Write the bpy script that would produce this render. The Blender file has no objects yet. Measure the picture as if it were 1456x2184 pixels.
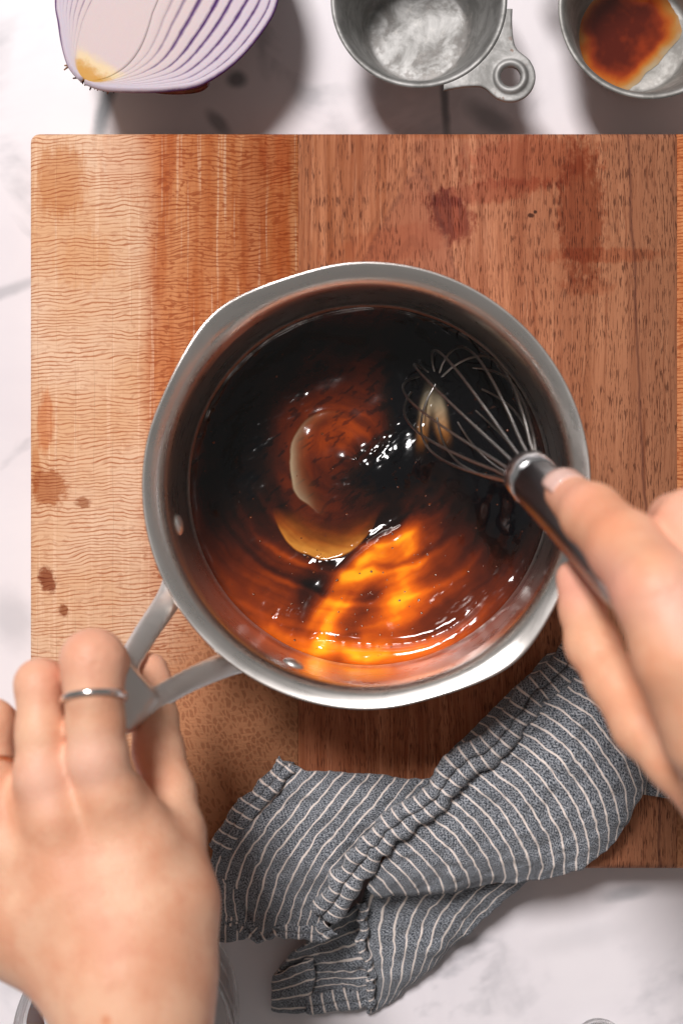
import bpy, bmesh, math, random
import numpy as np
from mathutils import Vector, Matrix

random.seed(7)
rng = np.random.default_rng(11)
scene = bpy.context.scene
COL = scene.collection
R = math.radians

# ------------------------------------------------------------------ camera, light, exposure
F_PX, CX, CY, ZC = 3033.0, 840.0, 1040.0, 0.68      # 50 mm lens looking straight down, slightly shifted frame
cam_d = bpy.data.cameras.new('camera')
cam = bpy.data.objects.new('camera', cam_d); COL.objects.link(cam)
cam.location = (0, 0, ZC)
cam_d.sensor_fit = 'VERTICAL'; cam_d.sensor_height = 36.0; cam_d.sensor_width = 24.0
cam_d.lens = 50.0 * F_PX / 3033.3
cam_d.shift_x = (728 - CX) / 2184.0
cam_d.shift_y = (CY - 1092) / 2184.0
cam_d.clip_start = 0.01; cam_d.clip_end = 50
cam_d.dof.use_dof = True
cam_d.dof.focus_distance = 0.640
cam_d.dof.aperture_fstop = 6.8
scene.camera = cam

world = bpy.data.worlds.new('World'); scene.world = world
world.use_nodes = True
wbg = world.node_tree.nodes['Background']
wbg.inputs[0].default_value = (1.0, 0.965, 0.93, 1); wbg.inputs[1].default_value = 0.165

def area(name, loc, target, size, size_y, watts, color):
    l = bpy.data.lights.new(name, 'AREA'); l.shape = 'RECTANGLE'
    l.size = size; l.size_y = size_y; l.energy = watts; l.color = color
    o = bpy.data.objects.new(name, l); COL.objects.link(o)
    o.location = loc
    d = Vector(target) - Vector(loc)
    o.rotation_euler = d.to_track_quat('-Z', 'Y').to_euler()
    return o
sdir = Vector((-0.26, 0.56, 1.0)).normalized()
area('window_light', sdir * 5.0, (0, -0.06, 0.05), 1.10, 1.24, 270.0, (1.0, 0.955, 0.945))

scene.view_settings.view_transform = 'Standard'
scene.view_settings.look = 'None'
scene.view_settings.exposure = 0.0
scene.view_settings.gamma = 1.0
scene.view_settings.use_curve_mapping = False
scene.cycles.use_denoising = True
scene.cycles.max_bounces = 10
scene.cycles.transparent_max_bounces = 12
scene.cycles.caustics_reflective = True
scene.cycles.blur_glossy = 0.6
scene.cycles.sample_clamp_indirect = 4.0

# ------------------------------------------------------------------ helpers
def P(px, py, z):
    d = (ZC - z) / F_PX
    return ((px - CX) * d, -(py - CY) * d, z)
def S(px, z):
    return px * (ZC - z) / F_PX

def empty(name, loc, label=None, cat=None, group=None):
    o = bpy.data.objects.new(name, None); COL.objects.link(o)
    o.location = loc; o.empty_display_size = 0.01
    tag(o, label, cat, group); return o
def tag(o, label=None, cat=None, group=None, kind=None):
    if label: o['label'] = label
    if cat: o['category'] = cat
    if group: o['group'] = group
    if kind: o['kind'] = kind
    return o
def mesh(name, verts, faces, mat, parent=None, smooth=True, attrs=None, loc=None):
    v = np.asarray(verts, dtype=float).reshape(-1, 3)
    off = np.array(root_world(parent) if parent else (loc or (0, 0, 0)), dtype=float)
    me = bpy.data.meshes.new(name)
    me.from_pydata((v - off).tolist(), [], [tuple(int(i) for i in f) for f in faces])
    me.validate()
    me.update()
    if smooth: me.polygons.foreach_set('use_smooth', [True] * len(me.polygons))
    if attrs:
        for k, (typ, arr) in attrs.items():
            a = me.attributes.new(k, typ, 'POINT')
            arr = np.asarray(arr, dtype=np.float32)
            a.data.foreach_set({'FLOAT': 'value', 'FLOAT_VECTOR': 'vector', 'FLOAT_COLOR': 'color'}[typ], arr.ravel())
    o = bpy.data.objects.new(name, me); COL.objects.link(o)
    if mat: me.materials.append(mat)
    if parent: o.parent = parent
    else: o.location = off
    return o
def root_world(o):
    p = Vector(o.location)
    while o.parent:
        o = o.parent; p = p + Vector(o.location)
    return tuple(p)

def grid_faces(nu, nv, close_u=False, close_v=False, flip=False):
    i = np.arange(nu if close_u else nu - 1); j = np.arange(nv if close_v else nv - 1)
    I, J = np.meshgrid(i, j, indexing='ij')
    a = I * nv + J; b = ((I + 1) % nu) * nv + J
    c = ((I + 1) % nu) * nv + (J + 1) % nv; d = I * nv + (J + 1) % nv
    f = np.stack([a, b, c, d], -1).reshape(-1, 4)
    return f[:, ::-1] if flip else f

def catmull(pts, n, arclen=True):
    p = np.asarray(pts, dtype=float)
    if len(p) == 2:
        t = np.linspace(0, 1, n)[:, None]; return p[0] * (1 - t) + p[1] * t
    q = np.vstack([2 * p[0] - p[1], p, 2 * p[-1] - p[-2]])
    out = []
    m = 24
    for k in range(len(p) - 1):
        a, b, c, d = q[k:k + 4]
        t = np.linspace(0, 1, m, endpoint=False)[:, None]
        out.append(0.5 * ((2 * b) + (-a + c) * t + (2 * a - 5 * b + 4 * c - d) * t ** 2 + (-a + 3 * b - 3 * c + d) * t ** 3))
    out = np.vstack(out + [p[-1:]])
    if arclen:
        s = np.concatenate([[0], np.cumsum(np.linalg.norm(np.diff(out, axis=0), axis=1))])
        x = np.linspace(0, s[-1], n)
    else:
        s = np.linspace(0, 1, len(out)); x = np.linspace(0, 1, n)
    return np.stack([np.interp(x, s, out[:, k]) for k in range(out.shape[1])], 1)

def tube(path, rad, nseg=8, closed=False, cap=True):
    p = np.asarray(path, dtype=float); n = len(p)
    rad = np.broadcast_to(np.asarray(rad, dtype=float), (n,))
    if closed: t = np.roll(p, -1, 0) - np.roll(p, 1, 0)
    else: t = np.gradient(p, axis=0)
    t /= np.linalg.norm(t, axis=1, keepdims=True) + 1e-12
    ref = np.array([0, 0, 1.0]) if abs(t[0][2]) < 0.9 else np.array([1.0, 0, 0])
    nrm = np.cross(t[0], ref); nrm /= np.linalg.norm(nrm)
    ns = []
    for k in range(n):
        nrm = nrm - t[k] * np.dot(nrm, t[k]); nrm /= np.linalg.norm(nrm) + 1e-12
        ns.append(nrm)
    ns = np.array(ns); bs = np.cross(t, ns)
    a = np.linspace(0, 2 * np.pi, nseg, endpoint=False)
    v = p[:, None] + rad[:, None, None] * (np.cos(a)[None, :, None] * ns[:, None] + np.sin(a)[None, :, None] * bs[:, None])
    f = grid_faces(n, nseg, closed, True).tolist()
    if cap and not closed:
        f.append(list(range(nseg))); f.append([(n - 1) * nseg + i for i in range(nseg)][::-1])
    return v.reshape(-1, 3), f

def join_geo(parts):
    vs, fs, o = [], [], 0
    for v, f in parts:
        vs.append(np.asarray(v)); fs += [[i + o for i in q] for q in f]; o += len(v)
    return np.vstack(vs), fs

# value noise (numpy)
_lat = rng.random((256, 256))
def vnoise(x, y):
    xi = np.floor(x).astype(int); yi = np.floor(y).astype(int)
    fx = x - xi; fy = y - yi
    fx = fx * fx * (3 - 2 * fx); fy = fy * fy * (3 - 2 * fy)
    g = lambda a, b: _lat[a & 255, b & 255]
    return (g(xi, yi) * (1 - fx) + g(xi + 1, yi) * fx) * (1 - fy) + (g(xi, yi + 1) * (1 - fx) + g(xi + 1, yi + 1) * fx) * fy
def fbm(x, y, o=4):
    s = 0; a = 0.5; w = 0
    for k in range(o):
        s = s + a * vnoise(x * 2 ** k + 17.3 * k, y * 2 ** k + 9.1 * k); w += a; a *= 0.5
    return s / w
def sstep(a, b, x):
    t = np.clip((x - a) / (b - a), 0, 1); return t * t * (3 - 2 * t)

# implicit surfaces -> mesh
def smin(a, b, k):
    h = np.clip(0.5 + 0.5 * (b - a) / k, 0, 1)
    return b * (1 - h) + a * h - k * h * (1 - h)
def sd_cone(p, a, b, ra, rb):
    a = np.asarray(a); b = np.asarray(b); ab = b - a
    t = np.clip(((p - a) @ ab) / (ab @ ab), 0, 1)
    return np.linalg.norm(p - (a + t[..., None] * ab), axis=-1) - (ra + (rb - ra) * t)
def surface_nets(fn, lo, hi, h):
    lo = np.asarray(lo); n = np.ceil((np.asarray(hi) - lo) / h).astype(int) + 1
    ax = [lo[k] + h * np.arange(n[k]) for k in range(3)]
    g = np.stack(np.meshgrid(*ax, indexing='ij'), -1)
    f = fn(g.reshape(-1, 3)).reshape(n)
    c = np.zeros(tuple(n - 1)); acc = np.zeros(tuple(n - 1) + (3,))
    corners = [(i, j, k) for i in (0, 1) for j in (0, 1) for k in (0, 1)]
    sl = lambda q: tuple(slice(q[d], n[d] - 1 + q[d]) for d in range(3))
    for q in corners:
        for d in range(3):
            if q[d] == 0:
                q2 = list(q); q2[d] = 1
                fa, fb = f[sl(q)], f[sl(q2)]
                m = (fa < 0) != (fb < 0)
                t = np.where(m, fa / np.where(m, fa - fb, 1), 0)
                pos = np.array(q, dtype=float)
                for e in range(3):
                    acc[..., e] += np.where(m, pos[e] + (t if e == d else 0), 0)
                c += m
    act = c > 0
    idx = -np.ones(act.shape, dtype=int); idx[act] = np.arange(act.sum())
    cell = np.argwhere(act)
    v = lo + h * (cell + acc[act] / c[act][:, None])
    faces = []
    for d in range(3):
        e1, e2 = [(1, 2), (2, 0), (0, 1)][d]
        s0 = [slice(1, n[k] - 1) for k in range(3)]; s0[d] = slice(0, n[d] - 1)
        s1 = list(s0); s1[d] = slice(1, n[d])
        fa, fb = f[tuple(s0)], f[tuple(s1)]
        w = np.argwhere((fa < 0) != (fb < 0))
        if not len(w): continue
        inside = (fa < 0)[tuple(w.T)]
        base = w + np.array([0 if k == d else 1 for k in range(3)])
        def ci(o1, o2):
            q = base.copy(); q[:, e1] -= o1; q[:, e2] -= o2
            return idx[tuple(q.T)]
        quad = np.stack([ci(1, 1), ci(0, 1), ci(0, 0), ci(1, 0)], 1)
        quad[~inside] = quad[~inside][:, ::-1]
        faces.append(quad)
    return v, np.vstack(faces)

# ------------------------------------------------------------------ shader node helper
class V:
    def __init__(s, m, sock): s.m = m; s.s = sock
    def _op(s, op, o=None, rev=False):
        n = s.m.nt.nodes.new('ShaderNodeMath'); n.operation = op
        a, b = (o, s) if rev else (s, o)
        for i, x in enumerate((a, b)):
            if x is None: continue
            s.m.put(x, n.inputs[i])
        return V(s.m, n.outputs[0])
    def __add__(s, o): return s._op('ADD', o)
    __radd__ = __add__
    def __sub__(s, o): return s._op('SUBTRACT', o)
    def __rsub__(s, o): return s._op('SUBTRACT', o, True)
    def __mul__(s, o): return s._op('MULTIPLY', o)
    __rmul__ = __mul__
    def __truediv__(s, o): return s._op('DIVIDE', o)
    def abs(s): return s._op('ABSOLUTE')
    def sin(s): return s._op('SINE')
    def fract(s): return s._op('FRACT')
    def sqrt(s): return s._op('SQRT')
    def mx(s, o): return s._op('MAXIMUM', o)
    def mn(s, o): return s._op('MINIMUM', o)
    def pw(s, o): return s._op('POWER', o)
class Mat:
    def __init__(s, name, **kw):
        s.mat = bpy.data.materials.new(name); s.mat.use_nodes = True
        s.nt = s.mat.node_tree; s.b = s.nt.nodes['Principled BSDF']
        for k, v in kw.items(): s.set(k, v)
    KEY = dict(color='Base Color', rough='Roughness', metal='Metallic', sss='Subsurface Weight', spec='Specular IOR Level',
               coat='Coat Weight', coat_rough='Coat Roughness', trans='Transmission Weight', ior='IOR', aniso='Anisotropic',
               sheen='Sheen Weight', normal='Normal', alpha='Alpha', sss_scale='Subsurface Scale', coat_normal='Coat Normal')
    def put(s, x, sock):
        if isinstance(x, V): s.nt.links.new(x.s, sock)
        elif isinstance(x, (tuple, list)):
            sock.default_value = tuple(x) + ((1,) if len(x) == 3 and len(sock.default_value) == 4 else ())
        else: sock.default_value = x
    def set(s, k, v): s.put(v, s.b.inputs[s.KEY.get(k, k)]); return s
    def pos(s, root=None):
        t = s.nt.nodes.new('ShaderNodeTexCoord')
        n = s.nt.nodes.new('ShaderNodeVectorMath'); n.operation = 'ADD'
        s.nt.links.new(t.outputs['Object'], n.inputs[0])
        n.inputs[1].default_value = root if root else (0, 0, 0)
        return V(s, n.outputs[0])
    def attr(s, name, out='Vector'):
        n = s.nt.nodes.new('ShaderNodeAttribute'); n.attribute_name = name
        return V(s, n.outputs[out])
    def sep(s, v):
        n = s.nt.nodes.new('ShaderNodeSeparateXYZ'); s.put(v, n.inputs[0]); return [V(s, o) for o in n.outputs]
    def vec(s, x, y, z=0.0):
        n = s.nt.nodes.new('ShaderNodeCombineXYZ')
        for i, q in enumerate((x, y, z)): s.put(q, n.inputs[i])
        return V(s, n.outputs[0])
    def noise(s, v, scale=1.0, detail=2.0, rough=0.5, dist=0.0):
        n = s.nt.nodes.new('ShaderNodeTexNoise'); s.put(v, n.inputs['Vector'])
        n.inputs['Scale'].default_value = scale; n.inputs['Detail'].default_value = detail
        n.inputs['Roughness'].default_value = rough; n.inputs['Distortion'].default_value = dist
        return V(s, n.outputs[0])
    def voronoi(s, v, scale=1.0, feature='F1', rnd=1.0):
        n = s.nt.nodes.new('ShaderNodeTexVoronoi'); n.feature = feature; s.put(v, n.inputs['Vector'])
        n.inputs['Scale'].default_value = scale; n.inputs['Randomness'].default_value = rnd
        return V(s, n.outputs[0])
    def step(s, a, b, x):
        n = s.nt.nodes.new('ShaderNodeMapRange'); n.interpolation_type = 'SMOOTHSTEP'
        s.put(x, n.inputs[0]); n.inputs[1].default_value = a; n.inputs[2].default_value = b
        return V(s, n.outputs[0])
    def mix(s, a, b, f):
        n = s.nt.nodes.new('ShaderNodeMix'); n.data_type = 'RGBA'; n.clamp_factor = True
        s.put(f, n.inputs[0]); s.put(a, n.inputs[6]); s.put(b, n.inputs[7]); return V(s, n.outputs[2])
    def mul(s, a, b, f):
        n = s.nt.nodes.new('ShaderNodeMix'); n.data_type = 'RGBA'; n.blend_type = 'MULTIPLY'; n.clamp_factor = True
        s.put(f, n.inputs[0]); s.put(a, n.inputs[6]); s.put(b, n.inputs[7]); return V(s, n.outputs[2])
    def bump(s, h, strength=0.5, dist=0.001, prev=None):
        n = s.nt.nodes.new('ShaderNodeBump'); n.inputs['Strength'].default_value = strength
        n.inputs['Distance'].default_value = dist; s.put(h, n.inputs['Height'])
        if prev: s.put(prev, n.inputs['Normal'])
        return V(s, n.outputs[0])
    def blob(s, x, y, cx, cy, rx, ry, ang=0.0, soft=0.35, n=None, na=0.0):
        """soft elliptical stain in metres"""
        c, q = math.cos(ang), math.sin(ang)
        dx, dy = x - cx, y - cy
        u = (dx * c + dy * q) * (1 / rx); w = (dy * c - dx * q) * (1 / ry)
        d = (u * u + w * w).sqrt()
        if n is not None: d = d + (n - 0.5) * na
        return 1.0 - s.step(1 - soft, 1 + soft, d)

def srgb(r, g, b):
    f = lambda c: (c / 255) / 12.92 if c / 255 <= 0.04045 else ((c / 255 + 0.055) / 1.055) ** 2.4
    return (f(r), f(g), f(b))

# ------------------------------------------------------------------ countertop (setting)
m = Mat('white_marble', rough=0.3, spec=0.25)
p = m.pos(); x, y, z = m.sep(p)
n1 = m.noise(p, 9, 5, 0.6, 0.6)
n2 = m.noise(p, 28, 4, 0.6)
vein = 1.0 - m.step(0.0, 0.05, (m.noise(p, 5, 5, 0.55, 1.2) - 0.5).abs())
vein = vein * m.step(0.45, 0.62, n1) * 0.35
for (px, py, rx, ry, an, k) in ((222, 235, .0035, .017, -0.25, .8), (505, 168, .004, .0035, 0, .75), (465, 262, .007, .003, -0.8, .6),
                                (948, 215, .002, .018, 0.05, .75), (1040, 250, .012, .005, -0.6, .55), (15, 2010, .02, .016, 0.3, .55),
                                (-10, 630, .03, .0025, 0.35, .35), (30, 1320, .010, .012, 0.2, .25), (1335, 1905, .010, .003, .2, .4),
                                (60, 2090, .012, .006, .4, .35), (1240, 2000, .02, .006, .2, .12)):
    wx, wy, _ = P(px, py, 0.0)
    vein = vein.mx(m.blob(x, y, wx, wy, rx, ry, an, 0.7, n2, 1.6) * k)
cc = m.mix(srgb(235, 230, 233), srgb(223, 218, 223), m.step(0.35, 0.75, n1))
m.set('color', m.mix(cc, srgb(88, 98, 104), vein))
m.set('rough', 0.28 + n2 * 0.12)
MARBLE = m.mat
ct = [(-0.62, -0.62, 0), (0.62, -0.62, 0), (0.62, 0.62, 0), (-0.62, 0.62, 0)]
bot = [(a, b, -0.03) for a, b, c in ct]
tag(mesh('countertop', ct + bot, [(0, 1, 2, 3), (7, 6, 5, 4), (0, 4, 5, 1), (1, 5, 6, 2), (2, 6, 7, 3), (3, 7, 4, 0)], MARBLE, smooth=False), kind='structure')

# ------------------------------------------------------------------ cutting board
ZB = 0.034
bx0, by1, _ = P(62, 282, ZB); _, by0, _ = P(0, 1856, ZB)
sx1 = P(635.5, 0, ZB)[0]; sx2 = P(1443, 0, ZB)[0]; bx3 = P(1990, 0, ZB)[0]
board = empty('cutting_board', ((bx0 + bx3) / 2, (by0 + by1) / 2, 0.0),
              'thick wooden cutting board of glued light and walnut planks under the saucepan', 'cutting board')
bl = tuple(board.location)

def fleck_material(name, shift):
    m = Mat(name)
    p = m.pos(bl); x, y, z = m.sep(p)
    x = x + shift
    lo = m.noise(m.vec(x, y, 0.0), 14, 3, 0.5)
    fine = m.noise(m.vec(x * 60, y * 60, 0.3), 10, 3, 0.6)
    wig = m.noise(m.vec(x * 26, y * 40, 1.0), 1, 3, 0.55)
    wig2 = m.noise(m.vec(x * 190, y * 160, 4.0), 1, 2, 0.5)
    ph = (y + (wig - 0.5) * 0.011 + (wig2 - 0.5) * 0.0009 - x * 0.05) * (6.283 / 0.0017)
    line = m.step(0.48, 1.02, ph.sin() * (0.55 + 0.6 * m.noise(m.vec(x * 300, y * 900, 2.0), 1, 2)) + 0.28)
    patch = 0.25 + 0.75 * m.step(0.34, 0.58, m.noise(m.vec(x * 34, y * 210, 5.0), 1, 3, 0.6))
    line = line * patch
    # short blotchy ray flecks, denser toward the inner half
    fl = m.step(0.53, 0.64, m.noise(m.vec(x * 240 + wig * 6, y * 640 + (wig * 9), 8.0), 1, 2, 0.5))
    inner = m.step(P(285, 0, ZB)[0], P(345, 0, ZB)[0], x + (m.noise(m.vec(x * 30, y * 22, 2.0), 1, 3) - 0.5) * 0.016)
    upper = m.step(P(0, 1330, ZB)[1], P(0, 1000, ZB)[1], y)
    light = m.mix(srgb(232, 196, 166), srgb(220, 170, 128), m.step(0.3, 0.7, lo))
    warm = m.mix(srgb(212, 142, 94), srgb(188, 106, 58), m.step(0.3, 0.7, m.noise(m.vec(x * 160, y * 14, 3.0), 1, 3, 0.6)))
    base = m.mix(light, warm, inner * (0.35 + 0.65 * upper))
    base = m.mix(base, srgb(242, 205, 172), m.step(0.56, 0.66, m.noise(m.vec(x * 420, y * 10, 6.0), 1, 3, 0.6)) * 0.45)
    lc = m.mix(srgb(176, 104, 62), srgb(150, 72, 36), inner)
    base = m.mix(base, lc, line * (0.85 - 0.1 * inner))
    base = m.mix(base, srgb(158, 78, 40), fl * (0.25 + 0.5 * inner))
    # lacewood scales in the lower inner corner
    rx_ = x * 0.93 + y * 0.36; ry_ = y * 0.93 - x * 0.36
    vv = m.vec(rx_ * 470 + (wig2 - 0.5) * 1.4, ry_ * 260 + (wig - 0.5) * 3, 0.0)
    cell = m.step(0.06, 0.24, m.voronoi(vv, 1.0, 'DISTANCE_TO_EDGE', 0.9) + (fine - 0.5) * 0.16 + (m.noise(m.vec(x * 160, y * 160, 2.0), 1, 2) - 0.5) * 0.2)
    lace = m.mix(srgb(196, 136, 98), srgb(140, 82, 54), cell * 0.5)
    lm = m.step(-0.012, 0.014, (x - P(400, 0, ZB)[0]) * 0.8 - (y - P(0, 1330, ZB)[1]) * 0.5 + (lo - 0.5) * 0.03) * (1.0 - upper)
    base = m.mix(base, lace, lm)
    # hair cracks along the length
    cr = 1.0 - m.step(0.0, 0.028, ((x + (m.noise(m.vec(x * 3, y * 18, 7.0), 1, 2) - 0.5) * 0.004) * (1 / 0.0085)).fract())
    base = m.mix(base, srgb(110, 66, 42), cr * 0.38 * m.step(0.42, 0.55, m.noise(m.vec(x * 90, y * 20, 9.0), 1, 2)))
    # oil stains and burn spots
    wn = m.noise(m.vec(x * 320, y * 420, 0.0), 1, 3, 0.6)
    wv = m.noise(m.vec(x * 500, y * 90, 0.0), 1, 3, 0.6)
    for (px, py, rx, ry, an, k, c) in ((130, 385, .011, .016, 0, .55, (190, 128, 48)), (180, 560, .012, .013, 0, .3, (205, 150, 70)),
            (98, 900, .0035, .014, 0, .6, (196, 116, 44)), (105, 1040, .008, .0085, .2, .75, (164, 92, 26)), (178, 1072, .0032, .0026, 0, .75, (140, 72, 20)),
            (101, 1236, .0036, .0058, .25, .9, (126, 54, 14)), (137, 1303, .0021, .0028, .3, .85, (132, 66, 18)), (76, 1000, .002, .012, 0, .5, (186, 120, 50)),
            (540, 420, .006, .05, 0, .28, (170, 84, 40)), (590, 330, .008, .012, 0, .35, (190, 100, 48)), (300, 330, .02, .02, .3, .25, (200, 120, 60)),
            (600, 470, .004, .05, 0, .35, (214, 140, 78))):
        wx, wy, _ = P(px, py, ZB)
        base = m.mul(base, srgb(min(255, c[0] + 30), min(255, c[1] + 40), c[2] + 40), m.blob(x, y, wx + shift, wy, rx, ry, an, 0.3, wv if ry > .01 else wn, 1.5) * k)
    m.set('color', base)
    m.set('rough', 0.56 + fine * 0.2); m.set('spec', 0.22)
    m.set('normal', m.bump(fine * 0.5 - line * 0.6 - cell * lm * 0.6 - cr * 0.5, 0.25, 0.0004))
    return m.mat
FLECK = fleck_material('ray_fleck_wood', 0.0)
FLECK2 = fleck_material('ray_fleck_wood_other', -0.118)

m = Mat('walnut_wood')
p = m.pos(bl); x, y, z = m.sep(p)
wob = m.noise(m.vec(x * 18, y * 7, 0.0), 1, 3, 0.5)
xw = x + (wob - 0.5) * 0.010
ax_, ay_, _ = P(892, 362, ZB)
dx = x - ax_ + (y - ay_) * -0.10
q = (dx * dx + 0.00003).sqrt() * (1 / 0.0095) - 0.55 + (y - ay_) * (1 / 0.026) + (wob - 0.5) * 1.2      # cathedral arches
archm = m.blob(x, y, ax_ - 0.004, ay_ - 0.022, 0.040, 0.05, 0, 0.5)
band = m.noise(m.vec(xw * 210, y * 5, 0.0), 1, 4, 0.62)
wide = m.noise(m.vec(xw * 60, y * 4, 3.0), 1, 3, 0.5)
pores = m.step(0.53, 0.62, m.noise(m.vec(xw * 1900, y * 165, 0.0), 1, 2, 0.5)) * m.step(0.36, 0.52, m.noise(m.vec(xw * 130, y * 30, 3.0), 1, 3, 0.6))
pores2 = m.step(0.60, 0.70, m.noise(m.vec(xw * 900, y * 60, 7.0), 1, 2, 0.5))
base = m.mix(srgb(194, 128, 92), srgb(148, 84, 52), m.step(0.32, 0.68, band))
base = m.mix(base, srgb(146, 82, 54), m.step(0.42, 0.62, wide) * 0.55)
rightpale = m.step(P(1000, 0, ZB)[0], P(1400, 0, ZB)[0], x)
base = m.mix(base, srgb(214, 150, 114), rightpale * 0.40)
base = m.mix(base, srgb(158, 94, 66), archm * (1 - m.step(-0.2, 0.25, q)) * 0.9)
base = m.mix(base, srgb(96, 52, 40), archm * (1 - m.step(0.0, 0.22, q.abs())) * 0.5 * m.step(0.3, 0.6, m.noise(m.vec(x * 300, y * 300, 1.0), 1, 2)))
base = m.mix(base, srgb(112, 60, 40), m.step(0.85, 0.99, (q * 4.0).sin()) * archm * 0.25)
base = m.mix(base, srgb(74, 36, 26), pores * 0.72)
base = m.mix(base, srgb(110, 58, 38), pores2 * 0.45)
streak = m.step(0.52, 0.70, m.noise(m.vec(xw * 620, y * 16, 11.0), 1, 3, 0.65))
base = m.mix(base, srgb(128, 66, 42), streak * 0.5)
base = m.mix(base, srgb(216, 152, 116), m.step(0.56, 0.72, m.noise(m.vec(xw * 800, y * 20, 15.0), 1, 3, 0.65)) * 0.45)
# one dark growth line near the right seam
lx = P(1372, 0, ZB)[0] + (y * -0.045)
gl = 1 - m.step(0.0, 0.0011, (x - lx - (m.noise(m.vec(3.0, y * 45, 0.0), 1, 2) - 0.5) * 0.004).abs())
base = m.mix(base, srgb(98, 56, 48), gl * 0.65)
wn = m.noise(m.vec(x * 340, y * 190, 0.0), 1, 3, 0.6)
for (px, py, rx, ry, an, k, c) in ((1238, 460, .0105, .031, 0.02, .62, (128, 58, 30)), (962, 462, .0085, .0125, 0.5, .78, (126, 52, 24)), (1130, 345, .030, .012, .06, .42, (158, 74, 40)),
        (1040, 410, .028, .005, .12, .5, (150, 72, 42)), (1132, 459, .0013, .0011, 0, .8, (46, 22, 16)), (1140, 452, .0008, .0009, 0, .8, (24, 10, 8)),
        (1280, 545, .026, .0035, 0, .4, (160, 84, 52)), (1250, 610, .012, .004, 0, .35, (150, 80, 50)), (840, 520, .03, .008, .2, .25, (168, 92, 60))):
    wx, wy, _ = P(px, py, ZB)
    base = m.mul(base, srgb(min(255, c[0] + 56), c[1] + 66, c[2] + 66), m.blob(x, y, wx, wy, rx, ry, an, 0.30, wn, 1.5) * min(1, k * 1.15))
m.set('color', base); m.set('spec', 0.22); m.set('rough', 0.58 + pores * 0.2 + wide * 0.1)
m.set('normal', m.bump(1 - pores, 0.3, 0.0004))
WALNUT = m.mat

def plank(x0, x1, mat, rl, rr):
    bm = bmesh.new()
    bmesh.ops.create_cube(bm, size=1.0)
    for v in bm.verts:
        v.co = Vector(((x0 + x1) / 2 + v.co.x * (x1 - x0), (by0 + by1) / 2 + v.co.y * (by1 - by0), 0.002 + ZB / 2 - 0.001 + v.co.z * (ZB - 0.002)))
    def is_outer(e):
        a, b = e.verts[0].co, e.verts[1].co
        mid = (a + b) / 2
        ydir = abs(a.y - b.y) > 0.1; zdir = abs(a.z - b.z) > 0.01; xdir = abs(a.x - b.x) > 0.05
        L, Rr = mid.x < x0 + 1e-4, mid.x > x1 - 1e-4
        if xdir: return True
        return (L and rl) or (Rr and rr)
    big = [e for e in bm.edges if is_outer(e)]
    bmesh.ops.bevel(bm, geom=big, offset=0.0042, segments=5, profile=0.5, affect='EDGES')
    bm.verts.ensure_lookup_table()
    vs = [v.co[:] for v in bm.verts]; fs = [[v.index for v in f.verts] for f in bm.faces]
    bm.free()
    o = mesh('plank', vs, fs, mat, board)
    o.data.polygons.foreach_set('use_smooth', [True] * len(o.data.polygons))
    return o
G = 0.00012
plank(bx0, sx1 - G, FLECK, True, False)
plank(sx1 + G, sx2 - G, WALNUT, False, False)
plank(sx2 + G, bx3, FLECK2, False, True)

# ------------------------------------------------------------------ saucepan
pcx, pcy, _ = P(781, 1036, 0.116)
pan = empty('saucepan', (pcx, pcy, ZB), 'brushed steel saucepan with two pouring lips and a forked handle', 'saucepan')
SP1, SP2 = R(131), R(-50)
def steel(name, rough=0.25, col=(0.62, 0.60, 0.58), sauce_tint=False):
    m = Mat(name, metal=1.0, color=col)
    p = m.pos((0, 0, ZB) if sauce_tint else None); x, y, z = m.sep(p)
    n = m.noise(m.vec(x * 30, y * 30, z * 900), 1, 3, 0.6)
    n2 = m.noise(p, 60, 4, 0.6)
    m.set('rough', rough + (n - 0.5) * 0.12 + (n2 - 0.5) * 0.12)
    if sauce_tint:
        wav = m.noise(m.vec(x * 60, y * 60, 0.0), 1, 3, 0.6)
        f = (1 - m.step(0.0545, 0.0600, z + (wav - 0.5) * 0.009)) * (0.12 + 0.88 * m.step(0.01, 0.06, y - x * 0.5))
        ed = f * m.step(0.0, 0.06, (x * x + y * y) - 0.0)
        sp = m.step(0.66, 0.72, m.noise(p, 230, 2, 0.5)) * (1 - m.step(0.055, 0.066, z)) * 0.6
        f2 = f.mx(sp)
        m.set('color', m.mix(col, srgb(170, 78, 16), f2 * 0.85))
        m.set('metal', 1.0 - f2 * 0.55)
    m.set('normal', m.bump(n, 0.05, 0.0003))
    return m.mat
PANSTEEL = steel('brushed_steel_pan', 0.29, (0.88, 0.84, 0.80), True)
HSTEEL = steel('satin_steel_handle', 0.42, (0.86, 0.83, 0.80))

prof = [(0.0, .0345, 0), (.050, .0345, 0), (.0735, .0345, 0), (.0775, .0362, 0), (.0800, .041, 0), (.0806, .05, 0), (.0806, .075, 0), (.0806, .100, .1), (.0814, .1065, .4),
        (.0836, .1106, .7), (.0872, .1130, 1), (.0888, .1140, 1), (.0893, .1150, 1), (.0889, .1158, 1), (.0878, .1157, .95), (.0852, .1145, .85), (.0827, .1126, .65), (.0808, .1090, .4), (.0799, .104, .2), (.0796, .098, .05),
        (.0795, .075, 0), (.0795, .053, 0), (.0788, .0465, 0), (.0765, .0422, 0), (.071, .0397, 0), (.060, .039, 0), (.03, .039, 0), (0.0, .039, 0)]
pr = catmull(prof, 110)
NT = 160
th = np.linspace(0, 2 * np.pi, NT, endpoint=False)
def wrapd(a, b): return (a - b + np.pi) % (2 * np.pi) - np.pi
bumpf = np.exp(-(wrapd(th, SP1) / 0.20) ** 2) + np.exp(-(wrapd(th, SP2) / 0.20) ** 2)
side = np.exp(-((np.abs(wrapd(th, SP1)) - 0.42) / 0.16) ** 2) + np.exp(-((np.abs(wrapd(th, SP2)) - 0.42) / 0.16) ** 2)
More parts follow.
